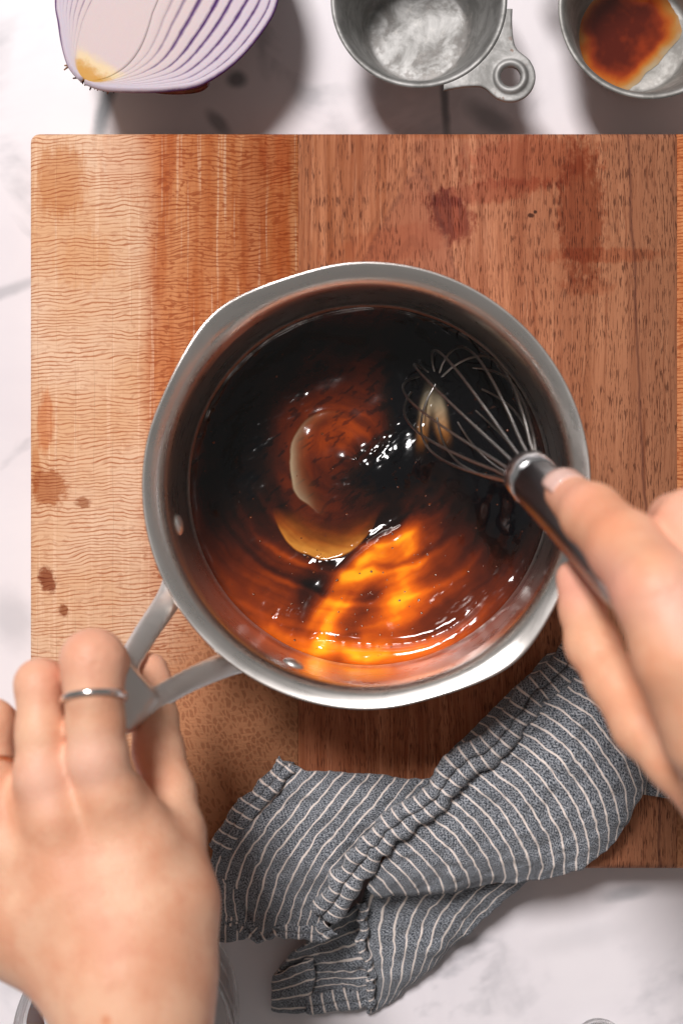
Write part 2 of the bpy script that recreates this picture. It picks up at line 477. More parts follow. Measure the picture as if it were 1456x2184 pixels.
vv = []
for t, bq, sq in zip(th, bumpf, side):
    r = np.maximum(pr[:, 0], 0) + pr[:, 2] * (bq * 0.0030 - sq * 0.0006)
    zz = pr[:, 1] - pr[:, 2] * bq * 0.0022
    vv.append(np.stack([pcx + r * math.cos(t), pcy + r * math.sin(t), zz], 1))
body = mesh('pan_body', np.array(vv).reshape(-1, 3), grid_faces(NT, len(pr), True, False), PANSTEEL, pan)

# rivets on the inside wall
def dome(center, axis, r, h, n=20, k=6):
    axis = Vector(axis).normalized(); M = axis.to_track_quat('Z', 'Y').to_matrix()
    v = []; 
    for i in range(k + 1):
        a = i / k * math.pi / 2
        for j in range(n):
            b = 2 * math.pi * j / n
            v.append(Vector(center) + M @ Vector((r * math.cos(a) * math.cos(b), r * math.cos(a) * math.sin(b), h * math.sin(a))))
    f = grid_faces(k + 1, n, False, True).tolist()
    return np.array([tuple(q) for q in v]), f
for ang, zz in ((R(191.5), .094), (R(247.5), .094)):
    c = (pcx + .0798 * math.cos(ang), pcy + .0798 * math.sin(ang), zz)
    v, f = dome(c, (-math.cos(ang), -math.sin(ang), 0.0), 0.0048, 0.0024)
    mesh('rivet', v, f, HSTEEL, body)

# forked handle
def sd_strip(p, path, r):
    """flat bar following a polyline of (x, y, z, half width, half height) with rounded edges"""
    best = np.full(len(p), 1e9); zc = np.zeros(len(p)); w = np.zeros(len(p)); h = np.zeros(len(p))
    for a, b in zip(path[:-1], path[1:]):
        ab = b[:2] - a[:2]
        t = np.clip(((p[:, :2] - a[:2]) @ ab) / (ab @ ab), 0, 1)
        d = np.linalg.norm(p[:, :2] - (a[:2] + t[:, None] * ab), axis=1)
        k = d < best
        best = np.where(k, d, best)
        zc = np.where(k, a[2] + (b[2] - a[2]) * t, zc); w = np.where(k, a[3] + (b[3] - a[3]) * t, w); h = np.where(k, a[4] + (b[4] - a[4]) * t, h)
    d2 = best - w + r; crown = h - 0.25 * h * np.clip(best / w, 0, 1) ** 2
    dz = np.abs(p[:, 2] - zc) - crown + r
    return np.sqrt(np.maximum(d2, 0) ** 2 + np.maximum(dz, 0) ** 2) + np.minimum(np.maximum(d2, dz), 0) - r
def wall_pt(deg, z, r=.0808): return (pcx + r * math.cos(R(deg)), pcy + r * math.sin(R(deg)), z)
pr1 = [wall_pt(200, .094), P(368, 1262, .104), P(312, 1350, .122), P(270, 1418, .137), P(232, 1474, .1455)]
pr2 = [wall_pt(239, .094), P(496, 1412, .104), P(412, 1447, .122), P(342, 1486, .137), P(272, 1538, .1455)]
main = [P(345, 1408, .1350), P(300, 1448, .1400), P(262, 1488, .1445), P(180, 1570, .149), P(60, 1676, .151), P(-60, 1782, .150), P(-190, 1898, .147)]
WEB = P(304, 1444, .139)
def handle_sdf(p):
    d = None
    for path, ws, hs in ((pr1, (.0056, .0052, .0047, .0046, .0046), (.006, .0050, .0036, .0032, .0034)),
                         (pr2, (.0056, .0052, .0047, .0046, .0046), (.006, .0050, .0036, .0032, .0034)),
                         (main, (.0085, .0098, .0100, .0088, .0085, .0092, .0075), (.0028, .0030, .0036, .0042, .0046, .0046, .0038))):
        q = sd_strip(p, catmull([tuple(q) + (w, h) for q, w, h in zip(path, ws, hs)], 24), .0016)
        if path is main: q = np.maximum(q, (p[:, 0] - WEB[0]) * .745 + (p[:, 1] - WEB[1]) * .667)
        d = q if d is None else smin(d, q, .0022)
    dc = np.linalg.norm(p[:, :2] - np.array([pcx, pcy]), axis=1)
    return np.maximum(d, .0802 - dc)
v, f = surface_nets(handle_sdf, (-.185, -.165, .08), (-.02, .01, .165), .0012)
mesh('handle', v, f, HSTEEL, pan)

# ------------------------------------------------------------------ sauce
ZS = 0.0488
RS = 0.0792
def sauce_fields(X, Y):
    D = ZC - ZS
    x = X * F_PX / D + CX; y = CY - Y * F_PX / D
    cx0, cy0 = 784.0, 1037.0
    # swirl-aligned warp
    wx = (fbm(x / 70, y / 70, 4) - .5) * 46; wy = (fbm(x / 70 + 40, y / 70 + 11, 4) - .5) * 46
    xs, ys = x + wx, y + wy
    def g(cx, cy, rx, ry, ang=0.0, px=xs, py=ys, e=2):
        c, s = math.cos(R(ang)), math.sin(R(ang)); dx, dy = px - cx, py - cy
        return np.exp(-((np.abs((dx * c + dy * s) / rx)) ** e + (np.abs((dy * c - dx * s) / ry)) ** e))
    T = np.full_like(x, 0.655)
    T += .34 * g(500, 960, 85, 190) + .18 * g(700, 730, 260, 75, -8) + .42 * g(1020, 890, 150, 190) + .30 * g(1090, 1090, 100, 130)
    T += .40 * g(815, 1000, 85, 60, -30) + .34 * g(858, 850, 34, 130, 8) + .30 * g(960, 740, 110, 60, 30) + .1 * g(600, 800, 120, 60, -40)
    T -= .15 * g(700, 905, 120, 120) + .10 * g(800, 770, 60, 14, -28) + .08 * g(660, 780, 90, 12, -35)
    T -= .10 * g(540, 1245, 130, 110, 20) + .12 * g(950, 1210, 120, 110)
    T -= .10 * g(760, 920, 60, 30, -20)
    # thin streaks following the stirring motion
    a = np.arctan2(y - 980, x - 760); rr = np.hypot(x - 760, y - 980)
    st = fbm(rr / 17 + 2.6 * np.cos(a) + wx * .05, 2.4 * np.sin(a) + rr / 60 + 5, 4)
    T += (st - .5) * .17
    T += (fbm(x / 30, y / 30, 3) - .5) * .09
    lowl = sstep(20, 60, np.degrees(a)) * sstep(178, 140, np.degrees(a))
    for rk, am, wk in ((176, .15, 9), (206, -.13, 7), (236, .12, 10), (262, -.12, 8), (300, .10, 12), (318, -.10, 7)):
        rw = rr + wx * .55 + 14 * np.sin(a * 2 + rk)
        T += am * np.exp(-((rw - rk) / wk) ** 2) * lowl * (.35 + 1.1 * fbm(x / 60 + rk, y / 60, 2))
    # dark clotted flecks in the thick part
    fl = sstep(.60, .70, fbm((x * .8 - y * .6) / 26 + 30, (x * .6 + y * .8) / 9, 3))
    T += fl * .11 * sstep(1180, 980, y)
    # amber wedge: thin sauce, with window light through it put into the colour
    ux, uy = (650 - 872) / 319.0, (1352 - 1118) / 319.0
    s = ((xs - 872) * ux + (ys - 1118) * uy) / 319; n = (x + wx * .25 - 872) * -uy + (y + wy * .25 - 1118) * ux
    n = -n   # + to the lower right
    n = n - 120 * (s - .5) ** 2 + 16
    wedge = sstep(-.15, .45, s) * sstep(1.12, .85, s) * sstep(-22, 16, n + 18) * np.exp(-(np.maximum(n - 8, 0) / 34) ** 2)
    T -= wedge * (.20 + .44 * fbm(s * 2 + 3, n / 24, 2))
    T -= .36 * g(862, 1262, 52, 62, 20) + .22 * g(800, 1330, 90, 36, -20) + .25 * g(880, 1160, 30, 60, 25)
    T -= .38 * g(775, 1390, 150, 30, 0) + .16 * g(600, 1345, 60, 34, 30) + .12 * g(960, 1370, 90, 24, -25)
    T += .20 * np.exp(-((n + 52) / 24) ** 2) * sstep(-.15, .1, s) * sstep(1.0, .8, s)       # dark ridge left of the wedge
    T -= .24 * g(770, 1130, 60, 10, -48, x + wx * .3, y + wy * .3) + .16 * g(730, 1160, 40, 7, -48, x + wx * .3, y + wy * .3)
    T += .10 * g(760, 1330, 20, 60, 40)
    # pale crescents, mixed into the sauce colour below and slightly sunk
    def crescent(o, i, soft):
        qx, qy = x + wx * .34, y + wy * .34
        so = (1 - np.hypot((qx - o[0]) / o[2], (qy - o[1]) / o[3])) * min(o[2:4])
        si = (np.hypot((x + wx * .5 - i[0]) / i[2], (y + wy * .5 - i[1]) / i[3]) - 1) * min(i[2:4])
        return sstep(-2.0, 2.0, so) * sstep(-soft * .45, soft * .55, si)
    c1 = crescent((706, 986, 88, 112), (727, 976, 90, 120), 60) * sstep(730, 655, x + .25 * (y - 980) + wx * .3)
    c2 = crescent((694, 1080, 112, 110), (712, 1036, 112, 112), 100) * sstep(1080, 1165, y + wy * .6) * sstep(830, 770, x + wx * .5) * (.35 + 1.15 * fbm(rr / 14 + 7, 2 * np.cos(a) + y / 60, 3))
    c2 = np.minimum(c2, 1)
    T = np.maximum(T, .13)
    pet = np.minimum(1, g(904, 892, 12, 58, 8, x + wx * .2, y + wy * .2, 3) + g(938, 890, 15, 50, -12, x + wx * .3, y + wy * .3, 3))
    # rim of amber film against the wall
    rad = np.hypot(x - cx0, y - cy0)
    T -= .09 * sstep(340, 372, rad) * (.4 + fbm(x / 40, y / 40))
    relief = (fbm(rr / 46 + 1.3 * np.cos(a), 1.3 * np.sin(a) + 5, 2) - .5) * .0012 + (fbm(x / 60, y / 60, 2) - .5) * .0016
    relief += .0026 * g(815, 1000, 75, 50, -30) - .0008 * (c1 + c2 * .7) - .0008 * wedge
    relief += .0010 * np.exp(-((n + 30) / 12) ** 2) * sstep(-.15, .1, s) * sstep(1.05, .85, s)
    ang = np.degrees(np.arctan2(y - cy0, x - cx0))
    arc = sstep(36, 62, ang) * sstep(118, 96, ang)
    relief += .0020 * np.exp(-((rad - 344 - 7 * np.sin(a * 7)) / 9) ** 2) * arc * (.25 + 1.3 * fbm(a * 14, a * 3 + 2, 3))
    rip = g(588, 1310, 20, 13, 20, x, y) + g(684, 1194, 34, 15, -30, x, y) + g(806, 962, 34, 22, -30, x, y) + .9 * g(880, 690, 40, 12, 15, x, y) + .8 * g(800, 1040, 26, 20, 0, x, y) + .6 * g(690, 1362, 40, 14, 0, x, y) + .5 * g(960, 880, 60, 60, 0, x, y) + .25 * sstep(.5, .65, fbm(x / 80 + 9, y / 80 + 3, 2)) + .3 * g(500, 950, 60, 130, 0, x, y)
    relief += .0016 * (fbm((x * .8 - y * .6) / 20, (x * .6 + y * .8) / 10, 2) - .5) * np.minimum(rip, 1)
    sauce_tint = (c1, c2, pet, sstep(850, 950, y))
    return T, relief, sauce_tint
NR, NTH = 190, 560
rr = RS * np.linspace(0, 1, NR) ** 0.85
tt = np.linspace(0, 2 * np.pi, NTH, endpoint=False)
TT, RRr = np.meshgrid(tt, rr, indexing='ij')
SX = pcx + RRr * np.cos(TT); SY = pcy + RRr * np.sin(TT)
T, rel, sauce_tint = sauce_fields(SX, SY)
men = .0030 * np.exp(-(RS - RRr) / .0022)
SZ = ZS - .0012 + rel * (1 - np.exp(-(RS - RRr) / .002) * .0) + men
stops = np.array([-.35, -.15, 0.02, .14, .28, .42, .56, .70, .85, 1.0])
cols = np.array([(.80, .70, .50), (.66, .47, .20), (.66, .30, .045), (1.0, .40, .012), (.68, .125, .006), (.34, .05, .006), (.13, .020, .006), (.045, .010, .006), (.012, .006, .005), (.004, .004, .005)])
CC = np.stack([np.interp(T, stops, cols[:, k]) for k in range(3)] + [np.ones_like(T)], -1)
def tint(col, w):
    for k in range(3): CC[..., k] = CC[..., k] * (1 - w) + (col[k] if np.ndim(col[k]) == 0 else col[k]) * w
tint((.42, .095, .008), sauce_tint[1] ** .8 * .8); tint((.62, .27, .045), sauce_tint[1] ** 2.5 * .75)
tint((.22, .085, .03), sauce_tint[0] ** .7 * .7); tint((.52, .44, .29), sauce_tint[0] ** 2.6 * .88)
tint([.38 * (1 - sauce_tint[3]) + .46 * sauce_tint[3], .31 * (1 - sauce_tint[3]) + .16 * sauce_tint[3], .20 * (1 - sauce_tint[3]) + .025 * sauce_tint[3]], sauce_tint[2] ** 1.5 * .9)
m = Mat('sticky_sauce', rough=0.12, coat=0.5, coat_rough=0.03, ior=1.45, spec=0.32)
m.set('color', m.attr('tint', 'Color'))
p = m.pos(); nz = m.noise(p, 420, 3, 0.6)
m.set('normal', m.bump(nz, 0.035, 0.0006))
SAUCE = m.mat
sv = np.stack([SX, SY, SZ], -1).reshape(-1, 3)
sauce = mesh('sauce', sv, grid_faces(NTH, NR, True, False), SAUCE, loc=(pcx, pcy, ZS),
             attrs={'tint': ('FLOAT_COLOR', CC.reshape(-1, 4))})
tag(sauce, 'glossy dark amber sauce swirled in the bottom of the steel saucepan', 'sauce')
# bubbles
bg = []
for _ in range(150):
    a_ = random.uniform(0, 6.283); r_ = RS * math.sqrt(random.random()) * .97
    if random.random() < .55: a_ = random.gauss(-1.6, .7); r_ = RS * random.uniform(.45, .97)
    bxp, byp = pcx + r_ * math.cos(a_), pcy + r_ * math.sin(a_)
    i = int(((a_ % 6.283185) / 6.283185) * NTH) % NTH; j = int(np.searchsorted(rr, r_)) - 1
    s_ = random.choice([.00025, .0003, .0003, .0004, .0006])
    bg.append(dome((bxp, byp, SZ[i, j] - .00005), (0, 0, 1), s_, s_ * .8, 8, 3))
m = Mat('sauce_bubble', rough=0.04, color=(.14, .03, .006), coat=1.0, spec=0.6)
BUB = m.mat
v, f = join_geo(bg)
bo = mesh('bubbles', v, f, BUB, sauce); bo['kind'] = 'stuff'

# ------------------------------------------------------------------ whisk
wf = np.array(P(1120, 1006, .142)); wt = np.array(P(924, 800, .0402))
wax = wt - wf; WL = np.linalg.norm(wax); wd = wax / WL
wu = np.cross(wd, [0, 0, 1.0]); wu /= np.linalg.norm(wu); ww = np.cross(wd, wu)
hand_end = wf - wd * 0.125
whisk = empty('whisk', tuple(wf), 'steel balloon whisk dipped in the sauce, held by its handle', 'whisk')
m = Mat('whisk_wire_steel', metal=1.0, rough=0.32, color=(.45, .44, .43)); WIRE = m.mat
m = Mat('whisk_handle_steel', metal=1.0, rough=0.30, color=(.20, .20, .21)); WH = m.mat
wprof = np.array([(0, .0062), (.10, .0088), (.25, .0142), (.45, .0200), (.64, .0232), (.80, .0218), (.91, .0160), (.975, .0080), (1.0, 0.0)])
NLOOP = 6
for k in range(NLOOP):
    a = math.pi * k / NLOOP + 0.22
    half = catmull(wprof, 40)
    dirv = math.cos(a) * wu + math.sin(a) * ww
    sh = 1.0 - .012 * k
    A = np.array([wf + wd * WL * s * sh + dirv * r for s, r in half])
    B = np.array([wf + wd * WL * s * sh - dirv * r for s, r in half])[::-1]
    path = np.vstack([A, B[1:]])
    start = wf - wd * .004 + dirv * .0058; end = wf - wd * .004 - dirv * .0058
    path = np.vstack([[start], path, [end]])
    v, f = tube(path, .00052, 8)
    mesh('wire', v, f, WIRE, whisk)
# handle: grooved tube with a collar
hp = [(.0, .0), (.0, .0064), (.0006, .0078), (.002, .0086), (.010, .0088), (.0108, .0082), (.012, .0082), (.014, .0086), (.05, .0088), (.09, .0094), (.115, .0084), (.124, .005), (.126, 0.0)]
NA = 36
def lathe_whisk(name, hp, mat):
    hv = []
    for s, r in hp:
        for j in range(NA):
            a = 2 * math.pi * j / NA
            g_ = 1.12 - .05 * (max(0, math.cos(a * 6)) ** 6 if r > .006 else 0)
            hv.append(wf - wd * s + (wu * math.cos(a) + ww * math.sin(a)) * r * g_)
    mesh(name, hv, grid_faces(len(hp), NA, False, True), mat, whisk)
lathe_whisk('collar', hp[:6] + [(.0112, .006)], Mat('whisk_collar_steel', metal=1.0, rough=0.26, color=(.74, .74, .75)).mat)
lathe_whisk('handle', [(.0106, .005), (.0108, .0080)] + hp[6:], WH)

# ------------------------------------------------------------------ hands
def skin(name, c1, c2, knuckles):
    m = Mat(name, rough=0.46, spec=0.35)
    p = m.pos(); x, y, z = m.sep(p)
    n = m.noise(p, 45, 3, 0.55); f_ = m.noise(p, 700, 3, 0.6); blot = m.noise(p, 130, 3, 0.6)
    base = m.mix(c1, c2, m.step(0.35, 0.68, n))
    base = m.mix(base, (c2[0] * .92, c2[1] * .80, c2[2] * .80), m.step(0.48, 0.70, blot) * .32)
    for (kx, ky, kr, kc, kk) in knuckles:
        base = m.mix(base, kc, m.blob(x, y, kx, ky, kr, kr, 0, .8) * kk)
    m.set('color', base); m.set('sss', 0.16); m.set('sss_scale', 0.006)
    m.b.inputs['Subsurface Radius'].default_value = (1.0, 0.35, 0.2)
    m.set('rough', 0.42 + f_ * 0.16)
    vz = m.voronoi(p, 900); m.set('normal', m.bump(f_ * .6 + blot * .9 + vz * .8, 0.22, 0.0007))
    return m.mat
def J(px, py, z, rpx): return (np.array(P(px, py, z)), S(rpx, z))
def chain(p, js, k=.004):
    d = None
    for (a, ra), (b, rb) in zip(js[:-1], js[1:]):
        q = sd_cone(p, a, b, ra, rb); d = q if d is None else smin(d, q, k)
    return d
def make_hand(palm, fingers, creases=(), extra=None, kp=.0075, kf=.0055, kw=.0012):
    def fn(p):
        d = None
        for c in palm:
            q = chain(p, c, .008); d = q if d is None else smin(d, q, kp)
        if extra is not None: d = extra(p, d)
        out = None
        for c in fingers:
            q = smin(d, chain(p, c, .0035), kf)
            out = q if out is None else smin(out, q, kw)
        for c, ax, rad, amp, wl in creases:
            rel = p - c; ax = np.asarray(ax, dtype=float); ax = ax / np.linalg.norm(ax)
            al = rel @ ax; dist = np.linalg.norm(rel, axis=1)
            wob = 1.2 * np.sin(rel[:, 0] * 700 + wl * 9000)
            out = out + amp * np.exp(-(dist / rad) ** 2) * np.maximum(0, np.cos(al * 6.283 / wl + wob)) ** 3
        return out
    make_hand.sdf = fn
    pts = np.array([a for c in palm + fingers for a, r in c]); rs = max(r for c in palm + fingers for a, r in c)
    return surface_nets(fn, pts.min(0) - rs - .006, pts.max(0) + rs + .006, .0015)

# left hand, gripping the pan handle, back of the hand up
Lidx = [J(262, 1800, .182, 66), J(232, 1700, .186, 66), J(208, 1614, .1880, 63), J(204, 1540, .188, 59), J(200, 1470, .189, 60), J(199, 1412, .187, 68), J(206, 1404, .170, 58), J(222, 1410, .146, 48), J(252, 1440, .127, 44), J(286, 1476, .119, 38)]
Lmid = [J(160, 1850, .183, 64), J(122, 1745, .187, 64), J(92, 1652, .1860, 59), J(88, 1560, .184, 51), J(85, 1458, .180, 50), J(92, 1456, .164, 48), J(108, 1468, .142, 44), J(140, 1510, .124, 40), J(180, 1550, .122, 34)]
Lrin = [J(50, 1900, .176, 62), J(8, 1810, .180, 60), J(-24, 1728, .1780, 54), J(-22, 1630, .174, 49), J(-18, 1542, .170, 49), J(-10, 1545, .154, 46), J(8, 1560, .138, 42), J(40, 1600, .124, 38), J(80, 1640, .122, 32)]
Lpin = [J(-60, 1900, .166, 54), J(-125, 1810, .169, 48), J(-128, 1780, .168, 46), J(-120, 1710, .162, 40), J(-112, 1650, .155, 42), J(-100, 1655, .142, 38), J(-80, 1675, .130, 34), J(-50, 1710, .124, 30)]
Lthu = [J(330, 1900, .168, 80), J(366, 1770, .160, 66), J(360, 1690, .152, 55), J(338, 1600, .143, 52), J(330, 1535, .134, 48), J(322, 1465, .127, 44), J(322, 1428, .124, 36)]
Lpalm = [[J(285, 2420, .190, 150), J(284, 2190, .192, 146), J(275, 2080, .190, 140), J(262, 2000, .185, 134)],
         [J(300, 2120, .186, 150), J(315, 1950, .182, 122), J(278, 1820, .178, 104), J(240, 1715, .176, 66)],
         [J(240, 2080, .187, 130), J(180, 1900, .182, 112), J(150, 1820, .178, 92), J(112, 1740, .174, 58)],
         [J(210, 2070, .184, 120), J(90, 1930, .175, 112), J(50, 1870, .171, 90), J(4, 1800, .167, 56)],
         [J(190, 2060, .180, 110), J(60, 1970, .168, 108), J(-40, 1890, .163, 86), J(-110, 1840, .158, 48)],
         [J(380, 2060, .184, 72), J(372, 1920, .176, 78), J(368, 1800, .166, 66)],
         [J(212, 1668, .1775, 62), J(92, 1702, .1765, 60)], [J(92, 1702, .1765, 60), J(-22, 1772, .169, 56)], [J(-22, 1772, .169, 56), J(-120, 1830, .159, 46)], [J(250, 1740, .180, 72), J(130, 1790, .180, 72), J(10, 1850, .174, 70)]]
Lcr = [(np.array(P(199, 1380, .200)), (0, 1, -.5), .0090, .0012, .0026), (np.array(P(85, 1430, .192)), (0, 1, -.5), .0080, .0010, .0024), (np.array(P(206, 1610, .204)), (0, 1, 0), .006, .00035, .0026), (np.array(P(92, 1650, .202)), (0, 1, 0), .006, .00035, .0026),
       (np.array(P(352, 1560, .155)), (.2, 1, 0), .007, .0009, .0028), (np.array(P(-18, 1520, .182)), (0, 1, -.5), .007, .0006, .0022)]
lk = lambda px, py: P(px, py, .19)[:2]
LH0 = P(285, 2200, .19)
_k = lambda px, py, r, c, k: (lk(px, py)[0] - LH0[0], lk(px, py)[1] - LH0[1], r, c, k)
SK1 = (0.82, 0.48, 0.315); SK2 = (0.74, 0.36, 0.22)
LSKIN = skin('light_skin', SK1, SK2, [_k(200, 1615, .009, (.86, .50, .38), .7), _k(92, 1660, .009, (.86, .50, .38), .6), _k(200, 1390, .012, (.80, .38, .26), .5), _k(85, 1440, .010, (.80, .38, .26), .4),
                                      _k(260, 2115, .0016, (.70, .26, .13), .8), _k(350, 1440, .012, (.78, .34, .25), .5)])
v, f = make_hand(Lpalm, [Lidx, Lmid, Lrin, Lpin, Lthu], Lcr)
LSDF = make_hand.sdf
lhand = mesh('hand', v, f, LSKIN, loc=LH0)
tag(lhand, 'bare left hand with two rings, gripping the forked pan handle', 'hand')

def ring(name, center, axis, rad, half_w, thick, mat, label):
    axis = np.array(axis, dtype=float); axis /= np.linalg.norm(axis)
    e1 = np.cross(axis, [0, 0, 1.0]); e1 /= np.linalg.norm(e1); e2 = np.cross(axis, e1)
    n = 72; rs = []
    for i in range(n):
        a = 2 * math.pi * i / n; d = math.cos(a) * e1 + math.sin(a) * e2
        ts = np.linspace(rad * .6, rad * 1.35, 60)
        val = LSDF(np.asarray(center) + ts[:, None] * d)
        k = np.argmax(val > 0) if (val > 0).any() else 59
        rs.append(ts[k])
    rs = np.array(rs)
    for _ in range(4): rs = (np.roll(rs, 1) + 2 * rs + np.roll(rs, -1)) / 4
    sec = [(-.3, -1), (.55, -.9), (.9, -.5), (1, 0), (.9, .5), (.55, .9), (-.3, 1)]
    vs = []
    for i in range(n):
        a = 2 * math.pi * i / n; d = math.cos(a) * e1 + math.sin(a) * e2
        for p_, q_ in sec: vs.append(np.asarray(center) + d * (rs[i] + .0002 + p_ * thick) + axis * q_ * half_w)
    return tag(mesh(name, vs, grid_faces(n, len(sec), True, True), mat, loc=tuple(center)), label, 'ring')
SILVER = Mat('polished_silver', metal=1.0, rough=0.16, color=(.84, .81, .78)).mat
GOLD = Mat('rose_gold', metal=1.0, rough=0.2, color=(.88, .52, .34)).mat
c, r_ = J(203, 1490, .1885, 60)
ring('ring', c, (-0.10, 1.0, -0.34), r_, .00125, .0010, SILVER, 'plain silver band on the index finger over the pan handle')
c, r_ = J(-22, 1612, .171, 50)
ring('ring', c, (0.1, 1.0, -0.2), r_, .0008, .0009, GOLD, 'thin rose gold band on the ring finger of the left hand')

# right hand, pinching the whisk handle
Ridx = [J(1520, 1560, .255, 112), J(1455, 1400, .258, 104), J(1400, 1262, .252, 93), J(1334, 1170, .230, 80), J(1262, 1098, .206, 66), J(1206, 1052, .186, 46)]
Rmid = [J(1600, 1480, .250, 108), J(1530, 1270, .245, 86), J(1468, 1114, .228, 68), J(1440, 1110, .205, 56), J(1400, 1150, .182, 48), J(1372, 1200, .166, 42)]
Rrin = [J(1690, 1470, .240, 100), J(1640, 1280, .232, 76), J(1580, 1130, .212, 62), J(1545, 1130, .190, 54), J(1500, 1180, .170, 44)]
Rpin = [J(1770, 1500, .226, 86), J(1730, 1330, .214, 64), J(1680, 1210, .196, 52), J(1640, 1210, .176, 46), J(1600, 1250, .160, 38)]
Rthu = [J(1545, 1715, .232, 84), J(1440, 1622, .226, 64), J(1368, 1550, .220, 62), J(1306, 1452, .208, 55), J(1262, 1375, .198, 56), J(1240, 1300, .190, 46), J(1221, 1232, .182, 37)]
Rpalm = [[J(1900, 2300, .235, 180), J(1850, 2050, .235, 165), J(1790, 1900, .238, 155)],
         [J(1700, 1880, .238, 130), J(1600, 1715, .245, 115), J(1530, 1560, .250, 106)],
         [J(1690, 1900, .238, 150), J(1640, 1680, .245, 130), J(1600, 1480, .246, 106)],
         [J(1740, 1900, .236, 150), J(1720, 1680, .240, 125), J(1690, 1470, .236, 98)],
         [J(1780, 1900, .232, 140), J(1780, 1700, .232, 110), J(1770, 1500, .224, 84)],
         [J(1680, 1880, .234, 110), J(1580, 1740, .230, 86)]]
Rcr = [(np.array(P(1270, 1080, .216)), (.7, -.7, .3), .0065, .0011, .0022), (np.array(P(1410, 1240, .270)), (.6, -.8, .2), .010, .0013, .0030), (np.array(P(1245, 1380, .210)), (.4, -.9, .2), .008, .0011, .0028)]
RH0 = P(1800, 2350, .2)
_q = lambda px, py, z, r, c, k: (P(px, py, z)[0] - RH0[0], P(px, py, z)[1] - RH0[1], r, c, k)
RSKIN = skin('light_skin_warm', (.84, .45, .28), (.80, .37, .215), [_q(1445, 1285, .255, .010, (.88, .52, .42), .7), _q(1190, 1040, .19, .007, (.86, .40, .28), .6), _q(1215, 1230, .185, .010, (.84, .38, .30), .6),
                                           _q(1260, 1100, .21, .006, (.80, .30, .16), .5), _q(1465, 1110, .23, .011, (.88, .48, .37), .6)])
v, f = make_hand(Rpalm, [Ridx, Rmid, Rrin, Rpin, Rthu], Rcr)
rhand = mesh('hand', v, f, RSKIN, loc=RH0)
tag(rhand, 'bare right hand without rings, pinching the whisk handle', 'hand')
# index fingernail: curved plate lying on the upper side of the fingertip
tipc, tipr = J(1206, 1052, .186, 46); dipc, _ = J(1262, 1098, .206, 66)
fd = (tipc - dipc); fd /= np.linalg.norm(fd)
up = np.array([-.05, .42, .9]); up -= fd * (up @ fd); up /= np.linalg.norm(up); sd = np.cross(fd, up)
nv_ = []
for i in range(10):
    s = -.0065 + .0125 * i / 9
    for j in range(11):
        a = (j / 10 - .5) * 1.75
        wsc = 1.0 if 0 < i < 9 else .92
        bend = max(0, (i - 6) / 3)
        rr_ = tipr * (1.045 - .10 * bend ** 2)
        if i == 9: a *= .8
        nv_.append(tipc + fd * s + (up * math.cos(a * wsc) + sd * math.sin(a * wsc)) * rr_ * (1.06 if i < 7 else 1.02))
m = Mat('fingernail', rough=0.2, color=(.86, .55, .47), coat=0.5, sss=0.1, sss_scale=.003); NAIL = m.mat
no = mesh('fingernail', nv_, grid_faces(10, 11), NAIL, rhand)
md = no.modifiers.new('t', 'SOLIDIFY'); md.thickness = .0005; md.offset = 0

# ------------------------------------------------------------------ dish towel
m = Mat('striped_chambray', rough=0.9, sheen=0.25, spec=0.15)
a3 = m.attr('weave'); u, vv_, w_ = m.sep(a3)
wob = m.noise(m.vec(u * .6, vv_ * 1.2, 0.0), 1, 3, .6)
st = ((u + (wob - .5) * .10).fract() - .5).abs()
stripe = 1 - m.step(.055, .10, st + (m.noise(m.vec(u * 22, vv_ * 22, 0.0), 1, 2) - .5) * .05)
NW = 3.6
wv = (u * 6.283 * NW).sin() * (vv_ * 6.283 * NW).sin()
wn = m.noise(m.vec(u * 8.5 + vv_ * 3, vv_ * 8.5 - u * 3, 1.0), 1, 2, .7)
wvm = m.step(.36, .62, wn + wv * .06)
slub = m.noise(m.vec(u * 9, vv_ * .8, 2.0), 1, 3, .6) * .5 + m.noise(m.vec(u * .8, vv_ * 9, 5.0), 1, 3, .6) * .5
dark = m.mix(srgb(30, 37, 46), srgb(50, 58, 68), m.step(.35, .65, slub))
lightc = m.mix(srgb(142, 148, 156), srgb(192, 196, 202), m.step(.35, .65, slub))
base = m.mix(dark, lightc, wvm * .85)
base = m.mix(base, srgb(236, 224, 216), stripe)
m.set('color', base)
m.set('normal', m.bump(wvm + stripe * .6, 0.5, 0.0005))
TOWEL = m.mat
SPACE = .00565
towel_parts = []
